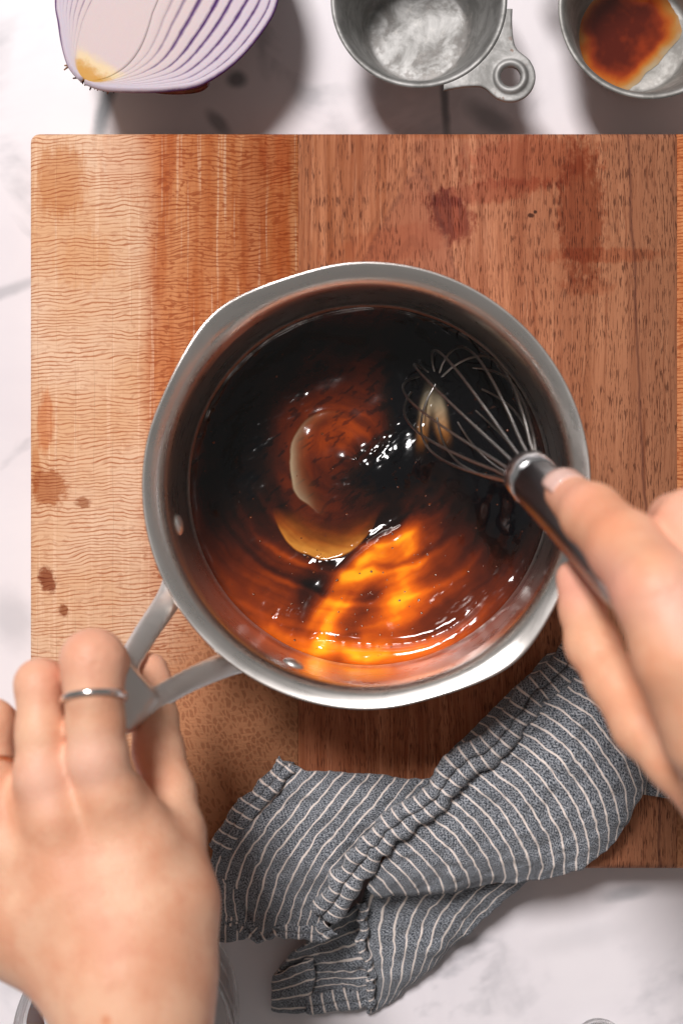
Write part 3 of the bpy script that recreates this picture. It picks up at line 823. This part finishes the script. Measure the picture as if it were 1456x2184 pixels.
def towel_sheet(curves, nu, nv, u0=0.0, roll=(), wr=.0008, seed=0.0, swap=False, wob=.0010, span=None):
    """curves: sections (each a px,py,z polyline) lofted across; stripes run across the sections (from first to last curve)"""
    C = [catmull([P(*q) for q in c], nu) for c in curves]
    grid = np.stack([catmull(np.stack([c[i] for c in C]), nv, arclen=False) for i in range(nu)])   # nu x nv x 3
    mid = grid[:, nv // 2]
    lu = np.mean([np.linalg.norm(np.diff(grid[:, j], axis=0), axis=1).sum() for j in range(0, nv, 5)])
    lv = np.mean([np.linalg.norm(np.diff(grid[i], axis=0), axis=1).sum() for i in range(0, nu, 5)])
    uu = np.linspace(0, 1, nu)[:, None] * np.ones((1, nv)); vq = np.ones((nu, 1)) * np.linspace(0, 1, nv)[None]
    if swap: st_ = vq * lv / SPACE + u0; al_ = uu * lu / SPACE
    else: st_ = uu * lu / SPACE + u0; al_ = vq * lv / SPACE
    X, Y = grid[..., 0], grid[..., 1]
    n_ = fbm(X * 70 + seed, Y * 70 + seed * 2, 3) - .5
    n2_ = fbm(X * 240 + seed, Y * 240, 3) - .5
    edge = np.minimum(1, 6 * np.minimum(np.minimum(uu, 1 - uu), np.minimum(vq, 1 - vq)))
    grid[..., 2] += (n_ * wr * 7 + n2_ * wr * 2.0)
    grid[..., 0] += (fbm(X * 150 + 5 + seed, Y * 150, 3) - .5) * wob * 2
    grid[..., 1] += (fbm(X * 150 + 25 + seed, Y * 150, 3) - .5) * wob * 2
    def ext(g, st_, al_, axis, at_end):
        g2 = np.swapaxes(g, 0, 1) if axis else g
        s2 = st_.T if axis else st_; a2 = al_.T if axis else al_
        if at_end: g2, s2, a2 = g2[::-1], s2[::-1], a2[::-1]
        d = g2[0] - g2[2]; d[:, 2] = 0; L = np.linalg.norm(d, axis=1, keepdims=True) + 1e-9; d = d / L
        rows = [g2[0] + d * .0006 + np.array([0, 0, -.0006]), g2[0] + d * .0008 + np.array([0, 0, -.0018]), g2[0] - d * .0010 + np.array([0, 0, -.0034]), g2[0] - d * .005 + np.array([0, 0, -.0042])]
        ds = s2[0] - s2[1]; da = a2[0] - a2[1]; stp = np.linalg.norm(g2[0] - g2[1], axis=1).mean()
        ks = [k / stp for k in (.0008, .0020, .0042, .008)]
        g2 = np.concatenate([np.stack(rows[::-1]), g2]); s2 = np.concatenate([np.stack([s2[0] + ds * k for k in ks[::-1]]), s2]); a2 = np.concatenate([np.stack([a2[0] + da * k for k in ks[::-1]]), a2])
        if at_end: g2, s2, a2 = g2[::-1], s2[::-1], a2[::-1]
        if axis: return np.swapaxes(g2, 0, 1), s2.T, a2.T
        return g2, s2, a2
    for r in roll:
        grid, st_, al_ = ext(grid, st_, al_, 0 if r[0] == 'u' else 1, r[1] == '1')
    nu2, nv2 = grid.shape[:2]
    towel_parts.append((grid.reshape(-1, 3), grid_faces(nu2, nv2).tolist(), np.stack([st_, al_, np.zeros_like(st_)], -1).reshape(-1, 3)))

def towel_band(path, w0, w1, h, u0=0.0, seed=0.0, ripple=1.0):
    """raised double hem: cross-section with two soft lobes and a stitched groove between them"""
    Pp = catmull([P(*q) for q in path], 150)
    t = np.gradient(Pp, axis=0); t[:, 2] = 0; t /= np.linalg.norm(t, axis=1, keepdims=True)
    nrm = np.stack([-t[:, 1], t[:, 0], 0 * t[:, 0]], 1)
    s = np.concatenate([[0], np.cumsum(np.linalg.norm(np.diff(Pp, axis=0), axis=1))])
    prof_ = [(-1.15, -1.1), (-1.12, -.35), (-1.0, .25), (-.75, .72), (-.5, .85), (-.3, .72), (-.16, .30), (-.11, -.25), (-.05, -.25), (.0, .45), (.12, .85), (.4, 1.0), (.7, .82), (.95, .3), (1.08, -.4), (1.1, -1.1)]
    rows = []; sts = []
    for i, (pp, nn, si) in enumerate(zip(Pp, nrm, s)):
        w = (w0 + (w1 - w0) * i / 149) * (1 + .05 * math.sin(si * 420 + seed) + .5 * (fbm(np.array(si * 160.), np.array(seed)) - .5))
        off = (fbm(np.array(si * 170.), np.array(seed + 7)) - .5) * .006 * ripple
        hh = h * (1 + .5 * (fbm(np.array(si * 220.), np.array(seed + 3)) - .5))
        rows.append([pp + nn * (a * w + off) + np.array([0, 0, b * hh + (fbm(np.array(si * 190. + a * 1.2), np.array(seed + 1)) - .5) * .0030 * ripple]) for a, b in prof_])
        sts.append([(si / SPACE + u0 + .10 * a, a * w / SPACE, 0) for a, b in prof_])
    towel_parts.append((np.array(rows).reshape(-1, 3), grid_faces(150, len(prof_), flip=True).tolist(), np.array(sts).reshape(-1, 3)))

# left panel: stripes run from the upper edge down to the lower wavy hem
towel_sheet([[(600, 1628, .0410), (655, 1644, .0405), (720, 1652, .041), (800, 1655, .043), (860, 1664, .045), (925, 1664, .046)],
             [(536, 1700, .0440), (590, 1712, .043), (650, 1722, .043), (720, 1732, .044), (790, 1742, .044), (860, 1742, .044)],
             [(478, 1778, .0440), (520, 1795, .044), (570, 1810, .044), (640, 1835, .0445), (715, 1835, .043), (770, 1815, .042)],
             [(452, 1850, .0410), (492, 1876, .043), (545, 1895, .0425), (605, 1908, .0415), (664, 1902, .041), (728, 1880, .040)],
             [(452, 1940, .0350), (488, 1958, .037), (540, 1985, .0360), (588, 1990, .0360), (640, 1992, .036), (690, 1975, .036)]], 110, 90, roll=('u0', 'v0', 'v1'), wr=.0011, seed=1.0)
# folded-over strip along the left panel's upper-left border
towel_band([(612, 1630, .0425), (560, 1686, .0455), (505, 1755, .0460), (462, 1815, .0430)], .0042, .0040, .0016, .3, 2.0, .6)
# lower-left corner tuck
towel_sheet([[(452, 1862, .0415), (480, 1878, .043), (505, 1895, .042)], [(453, 1930, .0390), (480, 1940, .0405), (520, 1965, .0385)], [(455, 2004, .0330), (482, 2006, .034), (520, 1998, .034)]], 40, 40, u0=.4, roll=('v1', 'u1'), wr=.0008, seed=6.0)
# wavy lower hem of the left panel
towel_band([(484, 1958, .0375), (520, 1972, .0370), (552, 1996, .0355), (600, 1982, .0362), (640, 1990, .036), (676, 1996, .036), (700, 1975, .0385)], .0030, .0034, .0020, .1, 4.0, .8)

# lower tail hanging off the board: lies under the big panel
towel_sheet([[(786, 1900, .0300), (870, 1900, .0300), (960, 1892, .0310), (1050, 1884, .0320), (1134, 1872, .0330)],
             [(768, 1965, .0200), (830, 1965, .0215), (905, 1955, .0235), (980, 1945, .0245), (1060, 1930, .0225)],
             [(786, 2040, .0140), (830, 2050, .0160), (880, 2045, .0180), (930, 2030, .0175), (985, 2002, .0140)],
             [(794, 2100, .0090), (825, 2105, .0105), (860, 2098, .0110), (900, 2080, .0100), (935, 2048, .0070)],
             [(786, 2160, .0050), (815, 2148, .0052), (842, 2130, .0050), (868, 2110, .0048), (892, 2086, .0045)]], 90, 70, u0=.2, roll=('u1', 'v1', 'u0'), wr=.0009, seed=3.0)
towel_band([(770, 1925, .0300), (776, 1965, .0240), (772, 2010, .0205), (786, 2055, .0165), (792, 2100, .0125), (790, 2150, .0080)], .0016, .0014, .0014, .6, 5.0, .9)
# shaded inside of the tail
towel_sheet([[(690, 1985, .0240), (735, 1950, .0245), (775, 1925, .0250)],
             [(630, 2030, .0150), (690, 2010, .0110), (770, 1985, .0120)],
             [(592, 2085, .0090), (670, 2075, .0055), (780, 2060, .0070)],
             [(588, 2120, .0060), (670, 2110, .0042), (785, 2105, .0050)],
             [(586, 2152, .0040), (660, 2150, .0040), (786, 2140, .0042)]], 60, 60, u0=.1, roll=('u0', 'v1'), wr=.0016, seed=8.0, swap=True)
towel_sheet([[(588, 2075, .0110), (625, 2060, .0130), (665, 2050, .0110)], [(585, 2115, .0090), (625, 2105, .0105), (668, 2095, .0090)], [(584, 2154, .0045), (620, 2158, .0055), (648, 2156, .0050)]], 34, 34, u0=.5, roll=('u0', 'u1', 'v1'), wr=.0009, seed=9.0, swap=True)
towel_band([(652, 2140, .0070), (700, 2140, .0080), (745, 2132, .0080), (788, 2128, .0075)], .0042, .0040, .0014, .0, 6.0, .5)

# big right panel
towel_sheet([[(1248, 1428, .0480), (1160, 1500, .0520), (1078, 1585, .0540), (1020, 1640, .0545), (960, 1690, .0540), (898, 1750, .0530), (830, 1825, .0500), (784, 1895, .0440)],
             [(1320, 1470, .0490), (1232, 1560, .0540), (1150, 1648, .0555), (1085, 1705, .0560), (1020, 1752, .0555), (950, 1805, .0540), (868, 1858, .0500), (792, 1902, .0430)],
             [(1385, 1560, .0480), (1312, 1650, .0540), (1230, 1720, .0560), (1160, 1765, .0560), (1085, 1805, .0550), (1000, 1845, .0525), (900, 1880, .0480), (798, 1907, .0420)],
             [(1396, 1632, .0440), (1352, 1700, .0510), (1300, 1760, .0530), (1230, 1805, .0530), (1150, 1838, .0520), (1045, 1868, .0490), (930, 1896, .0450), (802, 1910, .0410)],
             [(1372, 1670, .0410), (1345, 1735, .0460), (1300, 1800, .0470), (1238, 1848, .0460), (1150, 1872, .0450), (1045, 1884, .0430), (935, 1901, .0410), (804, 1912, .0390)]], 170, 90, u0=.3, roll=('u0', 'v0', 'v1'), wr=.0011, seed=4.0)
# standing double hem crossing the towel
towel_band([(1224, 1385, .0450), (1190, 1440, .0490), (1132, 1490, .0530), (1092, 1548, .0560), (1040, 1600, .0575), (980, 1640, .0580), (930, 1694, .0575), (870, 1745, .0565), (812, 1790, .0540), (765, 1848, .0500), (725, 1905, .0460), (690, 1955, .0410)],
           .0056, .0060, .0036, .15, 1.0, .8)
# curl behind the hem, on the pan side
towel_sheet([[(1170, 1400, .0385), (1100, 1470, .0390), (1010, 1560, .0390), (962, 1610, .0390), (920, 1662, .0395), (850, 1720, .0400)],
             [(1190, 1395, .0420), (1112, 1480, .0440), (1030, 1568, .0450), (972, 1630, .0450), (930, 1680, .0450), (860, 1740, .0440)],
             [(1215, 1400, .0460), (1140, 1490, .0500), (1060, 1580, .0530), (990, 1640, .0540), (940, 1695, .0530), (870, 1750, .0510)]], 80, 24, u0=.55, roll=('v0', 'u0'), wr=.0011, seed=5.0)
# end of the towel emerging at the right
towel_sheet([[(1330, 1600, .0385), (1380, 1600, .040), (1440, 1590, .040), (1520, 1580, .039)], [(1340, 1660, .0395), (1390, 1650, .0405), (1450, 1650, .040), (1530, 1640, .039)], [(1340, 1690, .0385), (1380, 1694, .039), (1440, 1700, .0385), (1530, 1700, .0385)]],
            60, 30, u0=.2, roll=('v1', 'u1'), wr=.0006, seed=7.0)
vs, fs, at, o_ = [], [], [], 0
for v, f, a in towel_parts:
    vs.append(v); at.append(a); fs += [[i + o_ for i in q] for q in f]; o_ += len(v)
towel = mesh('dish_towel', np.vstack(vs), fs, TOWEL, loc=P(900, 1800, ZB), attrs={'weave': ('FLOAT_VECTOR', np.vstack(at))})
md = towel.modifiers.new('thickness', 'SOLIDIFY'); md.thickness = .0007; md.offset = 0
tag(towel, 'crumpled slate grey linen towel with thin white stripes draped over the board edge', 'towel')

# ------------------------------------------------------------------ red onion half
ZO = 0.047
orx, ory = 205.0, 132.0
oa = np.array([.52, -.854]); ob = np.array([.854, .52])
wRa = [(-46, 0), (-40, 34), (-29, 60), (0, 111), (35, 165), (79, 215), (153, 252), (244, 268), (311, 261), (400, 215), (470, 140), (520, 60), (545, 0)]
wLa = [(-46, 0), (-40, 26), (-29, 47), (0, 78), (35, 108), (69, 136), (153, 180), (244, 205), (311, 205), (400, 175), (470, 118), (520, 52), (545, 0)]
SMOOTH = {id(t): catmull(t, 240) for t in (wRa, wLa)}
def wfun(tab, a):
    t = SMOOTH[id(tab)]; return np.interp(a, t[:, 0], t[:, 1])
sa = np.concatenate([[-45.5, -43, -40, -35], np.linspace(-29, 520, 110), [528, 536, 542, 544.5]])
def opt(a, b, z): return P(orx + oa[0] * a + ob[0] * b, ory + oa[1] * a + ob[1] * b, z)
onion = empty('onion_half', opt(220, 30, 0.0), 'halved red onion lying cut face up, root end toward the cutting board', 'onion')
m = Mat('onion_flesh', rough=0.5, spec=0.22, sss=0.12, sss_scale=0.004)
lam = m.attr('lam'); e, l, aa = m.sep(lam)
p = m.pos(); nn = m.noise(p, 260, 3, .6); n3 = m.noise(m.vec(aa * 9, l * 40, 0.0), 1, 3, .6)
base = m.mix(srgb(212, 192, 190), srgb(204, 190, 203), m.step(.30, .95, l) * .8 + n3 * .2)
line = m.step(.45, .85, e + (nn - .5) * .25)
base = m.mix(base, srgb(90, 56, 112), line * m.step(.10, .50, l) * (.55 + .45 * m.step(.0, .12, aa)))
yel = (1 - m.step(.065, .11, aa + (nn - .5) * .04)) * (1 - m.step(.24, .40, l))
base = m.mix(base, srgb(232, 206, 164), yel)
base = m.mix(base, srgb(206, 152, 66), (1 - m.step(.025, .07, aa + (nn - .5) * .06)) * (1 - m.step(.25, .5, l)))
m.set('color', base); m.set('normal', m.bump(n3 + nn * .5, .15, .0005))
FLESH = m.mat
m = Mat('onion_skin', rough=0.25, coat=.4)
p = m.pos(); x, y, z = m.sep(p); n = m.noise(p, 120, 3, .6)
m.set('color', m.mix(srgb(92, 20, 38), srgb(48, 8, 20), m.step(.3, .7, n))); OSKIN = m.mat
def lam_strip(sidef, sign, l0, l1, core=False):
    K = 9 if not core else 40
    vs, at = [], []
    for a in sa:
        for j in range(K):
            t = j / (K - 1); lq = l0 + (l1 - l0) * t; l_raw = lq
            lq = math.copysign(1 - (1 - abs(lq)) * float(np.interp(a, [-46, -20, 60, 150, 260, 420, 545], [.60, .55, .74, .90, 1, 1, .6])), lq) if not core else lq
            if core:
                b = lq * (wfun(wRa, a) if lq > 0 else wfun(wLa, a))
                e0 = float(np.interp(a, [-46, -20, 60, 150, 260, 420, 545], [.60, .55, .74, .90, 1, 1, .6])); lim = 1 - (1 - (l1 if lq > 0 else -l0)) * e0
                b = b / (l1 if lq > 0 else -l0) * lim
                ed = 0.0
                zz = ZO + .0001
            else:
                b = sign * lq * wfun(sidef, a); ed = abs(2 * t - 1)
                zz = ZO + .00012 * (1 - ed ** 4) - .00012 * ed ** 8
            vs.append(opt(a, b, zz)); at.append((min(ed, 1), abs(l_raw), (a + 46) / 591))
    o = mesh('layer' if not core else 'core', vs, grid_faces(len(sa), K, flip=(sign < 0)), FLESH, onion, attrs={'lam': ('FLOAT_VECTOR', at)})
    md = o.modifiers.new('t', 'SOLIDIFY'); md.thickness = .0018; md.offset = -1
rb = [.12, .235, .325, .44, .575, .67, .78, .87, .955, 1.0]
for i in range(len(rb) - 1): lam_strip(wRa, 1, rb[i], rb[i + 1])
lb = [.34, .46, .57, .67, .765, .85, .93, 1.0]
for i in range(len(lb) - 1): lam_strip(wLa, -1, lb[i], lb[i + 1])
lam_strip(wRa, 1, -.34, .12, core=True)
vs = []
KB = 26
for a in sa:
    wl, wr_ = wfun(wLa, a), wfun(wRa, a); c0 = (wr_ - wl) / 2; hw = (wr_ + wl) / 2
    for j in range(KB):
        t = math.pi * j / (KB - 1)
        b = c0 - hw * 1.004 * math.cos(t); zz = ZO - .0006 - min(.0455, hw * .000203 * 1.0) * math.sin(t) ** .8
        vs.append(opt(a, b, max(zz, .0006)))
mesh('skin', vs, grid_faces(len(sa), KB), OSKIN, onion)
# loose flap of dry skin along the lower side
fl = []
for i in range(24):
    t = i / 23; a = -4 + 100 * t
    b = wfun(wRa, a)
    for j, (ob_, z_) in enumerate(((-4, -.003), (6, -.004), (24 * math.sin(math.pi * min(1, t * 1.05)) ** .6 + 3, -.006), (20 * math.sin(math.pi * t) + 2, -.011))):
        fl.append(opt(a, b + ob_, ZO + z_))
mesh('dry_skin_flap', fl, grid_faces(24, 4), OSKIN, onion)
# root stubs
ROOTM = Mat('dry_root', rough=.85, color=srgb(150, 108, 74)).mat
ROOTD = Mat('dark_root', rough=.9, color=srgb(74, 40, 28)).mat
rg = []
for k in range(40):
    s = random.uniform(-48, 62); 
    a = -42 + .0055 * (s - 5) ** 2 + random.uniform(-3, 4); a = min(a, 4)
    base_ = np.array(opt(a, s, ZO - random.uniform(.0005, .007)))
    d = np.array([-.52 * 1 + random.uniform(-.5, .5), -.8 + random.uniform(-.5, .4), random.uniform(-.6, .3)]); d /= np.linalg.norm(d)
    L = random.uniform(.0012, .0034)
    pts = np.array([base_ - d * .001, base_ + d * L * .5, base_ + d * L + np.array([random.uniform(-1, 1), random.uniform(-1, 1), -.3]) * .0008])
    rg.append(tube(catmull(pts, 6), np.linspace(.00075, .0003, 6), 6))
v, f = join_geo(rg[:20]); ro = mesh('root_fibres', v, f, ROOTM, onion); ro['kind'] = 'stuff'
v, f = join_geo(rg[20:]); ro = mesh('root_fibres', v, f, ROOTD, onion); ro['kind'] = 'stuff'

# ------------------------------------------------------------------ measuring cups
def pewter(name, base_c, stain):
    m = Mat(name, metal=1.0)
    p = m.pos(); x, y, z = m.sep(p)
    n = m.noise(p, 70, 5, .65, .5); n2 = m.noise(p, 260, 4, .65); n3 = m.noise(m.vec(x * 40, y * 40, z * 420), 1, 3, .6)
    r_ = (x * x + y * y).sqrt()
    white = m.step(.50, .66, n + (n2 - .5) * .5) * (1 - m.step(.004, .010, z)) * m.step(.009, .017, r_ + (n - .5) * .02)
    ring_ = m.step(.44, .60, n2) * m.step(.016, .021, r_) * (1 - m.step(.025, .029, r_)) * (1 - m.step(.006, .012, z))
    wear = m.step(.55, .72, n2)
    c = m.mix(base_c, (base_c[0] * .62, base_c[1] * .62, base_c[2] * .61), m.step(.35, .65, n))
    c = m.mix(c, (.62, .60, .57), wear * .35)
    wh = (white * .8).mx(ring_ * .9) * stain
    c = m.mix(c, srgb(150, 142, 137), wh * .75)
    rust = m.step(.66, .72, m.noise(p, 330, 2, .5)) * m.step(.03, .045, z) * m.step(.040, .048, r_)
    c = m.mix(c, srgb(128, 84, 60), rust * .6)
    m.set('color', c); m.set('metal', 1.0 - wh * .8 - rust * .5)
    m.set('rough', .62 + (n - .5) * .25 + n3 * .1 + wh * .3)
    m.set('normal', m.bump(n2 * .7 + n3 * .5, .22, .0006))
    return m.mat
def cup(name, px, py, zr, rpx, hole_deg, mat, label, rb_, tab_r=.0115, dist=.0137):
    cx_, cy_, _ = P(px, py, zr); r = S(rpx, zr)
    root = empty(name, (cx_, cy_, 0.0), label, 'measuring cup')
    pf = [(0, .0006), (rb_ - .004, .0006), (rb_ + .001, .003), (r - .006, zr - .010), (r - .0022, zr - .003), (r - .0004, zr - .0014), (r, zr - .0004), (r - .0003, zr + .0004), (r - .0014, zr + .0004), (r - .0030, zr - .0012), (r - .0062, zr - .010), (rb_ + .0005, .0052), (rb_ - .003, .0026), (rb_ - .007, .0021), (0, .0021)]
    q = catmull(pf, 70); nt = 96
    vs = []
    for i in range(nt):
        a = 2 * math.pi * i / nt
        vs.append(np.stack([cx_ + np.maximum(q[:, 0], 0) * math.cos(a), cy_ + np.maximum(q[:, 0], 0) * math.sin(a), q[:, 1]], 1))
    mesh('bowl', np.array(vs).reshape(-1, 3), grid_faces(nt, len(q), True, False), mat, root)
    ha = R(hole_deg); ux_, uy_ = math.cos(ha), math.sin(ha)
    hx, hy = cx_ + ux_ * (r + dist), cy_ + uy_ * (r + dist)
    def tab(p):
        lx = (p[:, 0] - cx_) * ux_ + (p[:, 1] - cy_) * uy_; ly = -(p[:, 0] - cx_) * uy_ + (p[:, 1] - cy_) * ux_
        dh = np.hypot(p[:, 0] - hx, p[:, 1] - hy)
        d1 = dh - tab_r
        rim = np.abs(np.hypot(p[:, 0] - cx_, p[:, 1] - cy_) - (r - .0010)) - .0010
        t = np.clip((lx - .78 * r) / (dist + .22 * r), 0, 1)
        half = tab_r * (.80 + 1.75 * (1 - t) ** 1.7)
        d2 = np.maximum(np.abs(ly) - half, np.maximum((r - .0014) - np.hypot(p[:, 0] - cx_, p[:, 1] - cy_), lx - (r + dist)))
        d = smin(d1, d2, .004)
        hz = np.abs(p[:, 2] - (zr - .0010)) - .0011
        d = np.sqrt(np.maximum(d + .0009, 0) ** 2 + np.maximum(hz + .0005, 0) ** 2) + np.minimum(np.maximum(d + .0009, hz + .0005), 0) - .0006
        tor = np.hypot(dh - .0062, p[:, 2] - (zr + .0001)) - .0014
        d = smin(d, tor, .0012)
        return np.maximum(d, .0044 - dh)
    v, f = surface_nets(tab, (hx - .03, hy - .03, zr - .004), (hx + .03, hy + .03, zr + .004), .00055)
    mesh('handle', v, f, mat, root)
    return root, cx_, cy_
c1, _, _ = cup('measuring_cup', 893, 0, .046, 189, -40, pewter('worn_pewter', (.47, .465, .455), .5), 'empty worn grey metal measuring cup with a pierced tab handle', .0245)
c2, c2x, c2y = cup('measuring_cup', 1385, 16, .046, 197, 141, pewter('worn_pewter_clean', (.47, .46, .44), .2), 'worn grey metal measuring cup with brown syrup left in the bottom', .0262)
# syrup residue
zr_ = .0024
vs, at = [], []
n_r, n_t = 30, 90
for i in range(n_t):
    a = 2 * math.pi * i / n_t
    edge = .0268 * (1 - .30 * max(0, math.cos(a + .75)) ** 2) * (1 + .06 * math.sin(3 * a + 1) + .03 * math.sin(7 * a) + .16 * (float(fbm(np.array(3 * math.cos(a) + 9), np.array(3 * math.sin(a) + 4), 3)) - .5))
    for j in range(n_r):
        s = j / (n_r - 1)
        x_, y_ = c2x - .0026 + edge * s * math.cos(a), c2y + edge * s * math.sin(a)
        vs.append((x_, y_, zr_ + .0007 * (1 - s ** 3) + (.0016 * max(0, (math.hypot(x_ - c2x, y_ - c2y) - .0225) / .004) ** 2)))
        thin = sstep(.55, 1.0, np.array(s)) + .5 * max(0, math.cos(a + .7)) * s
        thin = float(thin) + (fbm(np.array(x_ * 220), np.array(y_ * 220), 3) - .5) * .5
        at.append([float(np.interp(thin, [0, .35, .7, 1.1, 1.5], [q[k] for q in ((.09, .011, .005), (.24, .030, .007), (.40, .085, .010), (.40, .17, .035), (.36, .28, .17))])) for k in range(3)] + [1])
m = Mat('brown_syrup', rough=.07, coat=.5, coat_rough=.03); m.set('color', m.attr('tint', 'Color')); SYR = m.mat
tag(mesh('syrup', vs, grid_faces(n_t, n_r, True), SYR, loc=(c2x, c2y, .003), attrs={'tint': ('FLOAT_COLOR', at)}), 'thin puddle of reddish brown syrup inside the measuring cup', 'syrup')

# ------------------------------------------------------------------ glass jars
m = Mat('clear_glass', rough=0.05, trans=1.0, ior=1.45, color=(.97, .98, .97), alpha=0.75); GLASS = m.mat
def glass(name, cx_, cy_, r, zr, label, wall=.0032):
    pf = [(0, .0006), (r * .78, .0006), (r * .88, .003), (r * .95, zr * .4), (r * .985, zr * .9), (r, zr - .0012), (r - .0012, zr), (r - wall, zr - .0014), (r * .985 - wall, zr * .9), (r * .94 - wall, zr * .4), (r * .86 - wall, .0065), (r * .74 - wall, .005), (0, .005)]
    q = catmull(pf, 60); nt = 120
    vs = [np.stack([cx_ + np.maximum(q[:, 0], 0) * math.cos(a), cy_ + np.maximum(q[:, 0], 0) * math.sin(a), q[:, 1]], 1) for a in np.linspace(0, 2 * np.pi, nt, endpoint=False)]
    return tag(mesh(name, np.array(vs).reshape(-1, 3), grid_faces(nt, len(q), True), GLASS, loc=(cx_, cy_, 0)), label, 'jar')
jx, jy, _ = P(264, 2224, .06); jr = S(240, .06)
jar = glass('glass_jar', jx, jy, jr, .06, 'clear glass jar with brown sauce residue beneath the left wrist', .0022)
RES = Mat('sauce_residue', rough=.15, color=srgb(150, 78, 30), coat=.5).mat
vs = []
for i in range(120):
    a = 2 * math.pi * i / 120
    for k, (dr, z_) in enumerate(((.0036, .050), (.0040, .0465), (.0052, .034), (.0056, .0325))):
        vs.append((jx + (jr - dr - .0014 * (.06 - z_) / .02) * math.cos(a), jy + (jr - dr - .0014 * (.06 - z_) / .02) * math.sin(a), z_ + .002 * math.sin(a * 5) + .001 * math.sin(a * 11)))
mesh('residue_ring', vs, grid_faces(120, 4, True), RES, jar)
dg = []
for _ in range(34):
    dxp, dyp = random.gauss(92, 10), random.gauss(2130, 36)
    q = P(dxp, dyp, .006); s_ = random.choice([.0003, .0005, .0005, .0008, .0011])
    v, f = dome((q[0], q[1], .0056), (0, 0, 1), s_, .0004, 10, 3)
    dg.append((v, f))
v, f = join_geo(dg); dr = mesh('residue_drops', v, f, RES, jar); dr['kind'] = 'stuff'
sx, sy, _ = P(1281, 2241, .012)
glass('small_glass_jar', sx, sy, S(60, .012), .012, 'rim of a small clear glass jar on the bare marble below the towel', .0022)
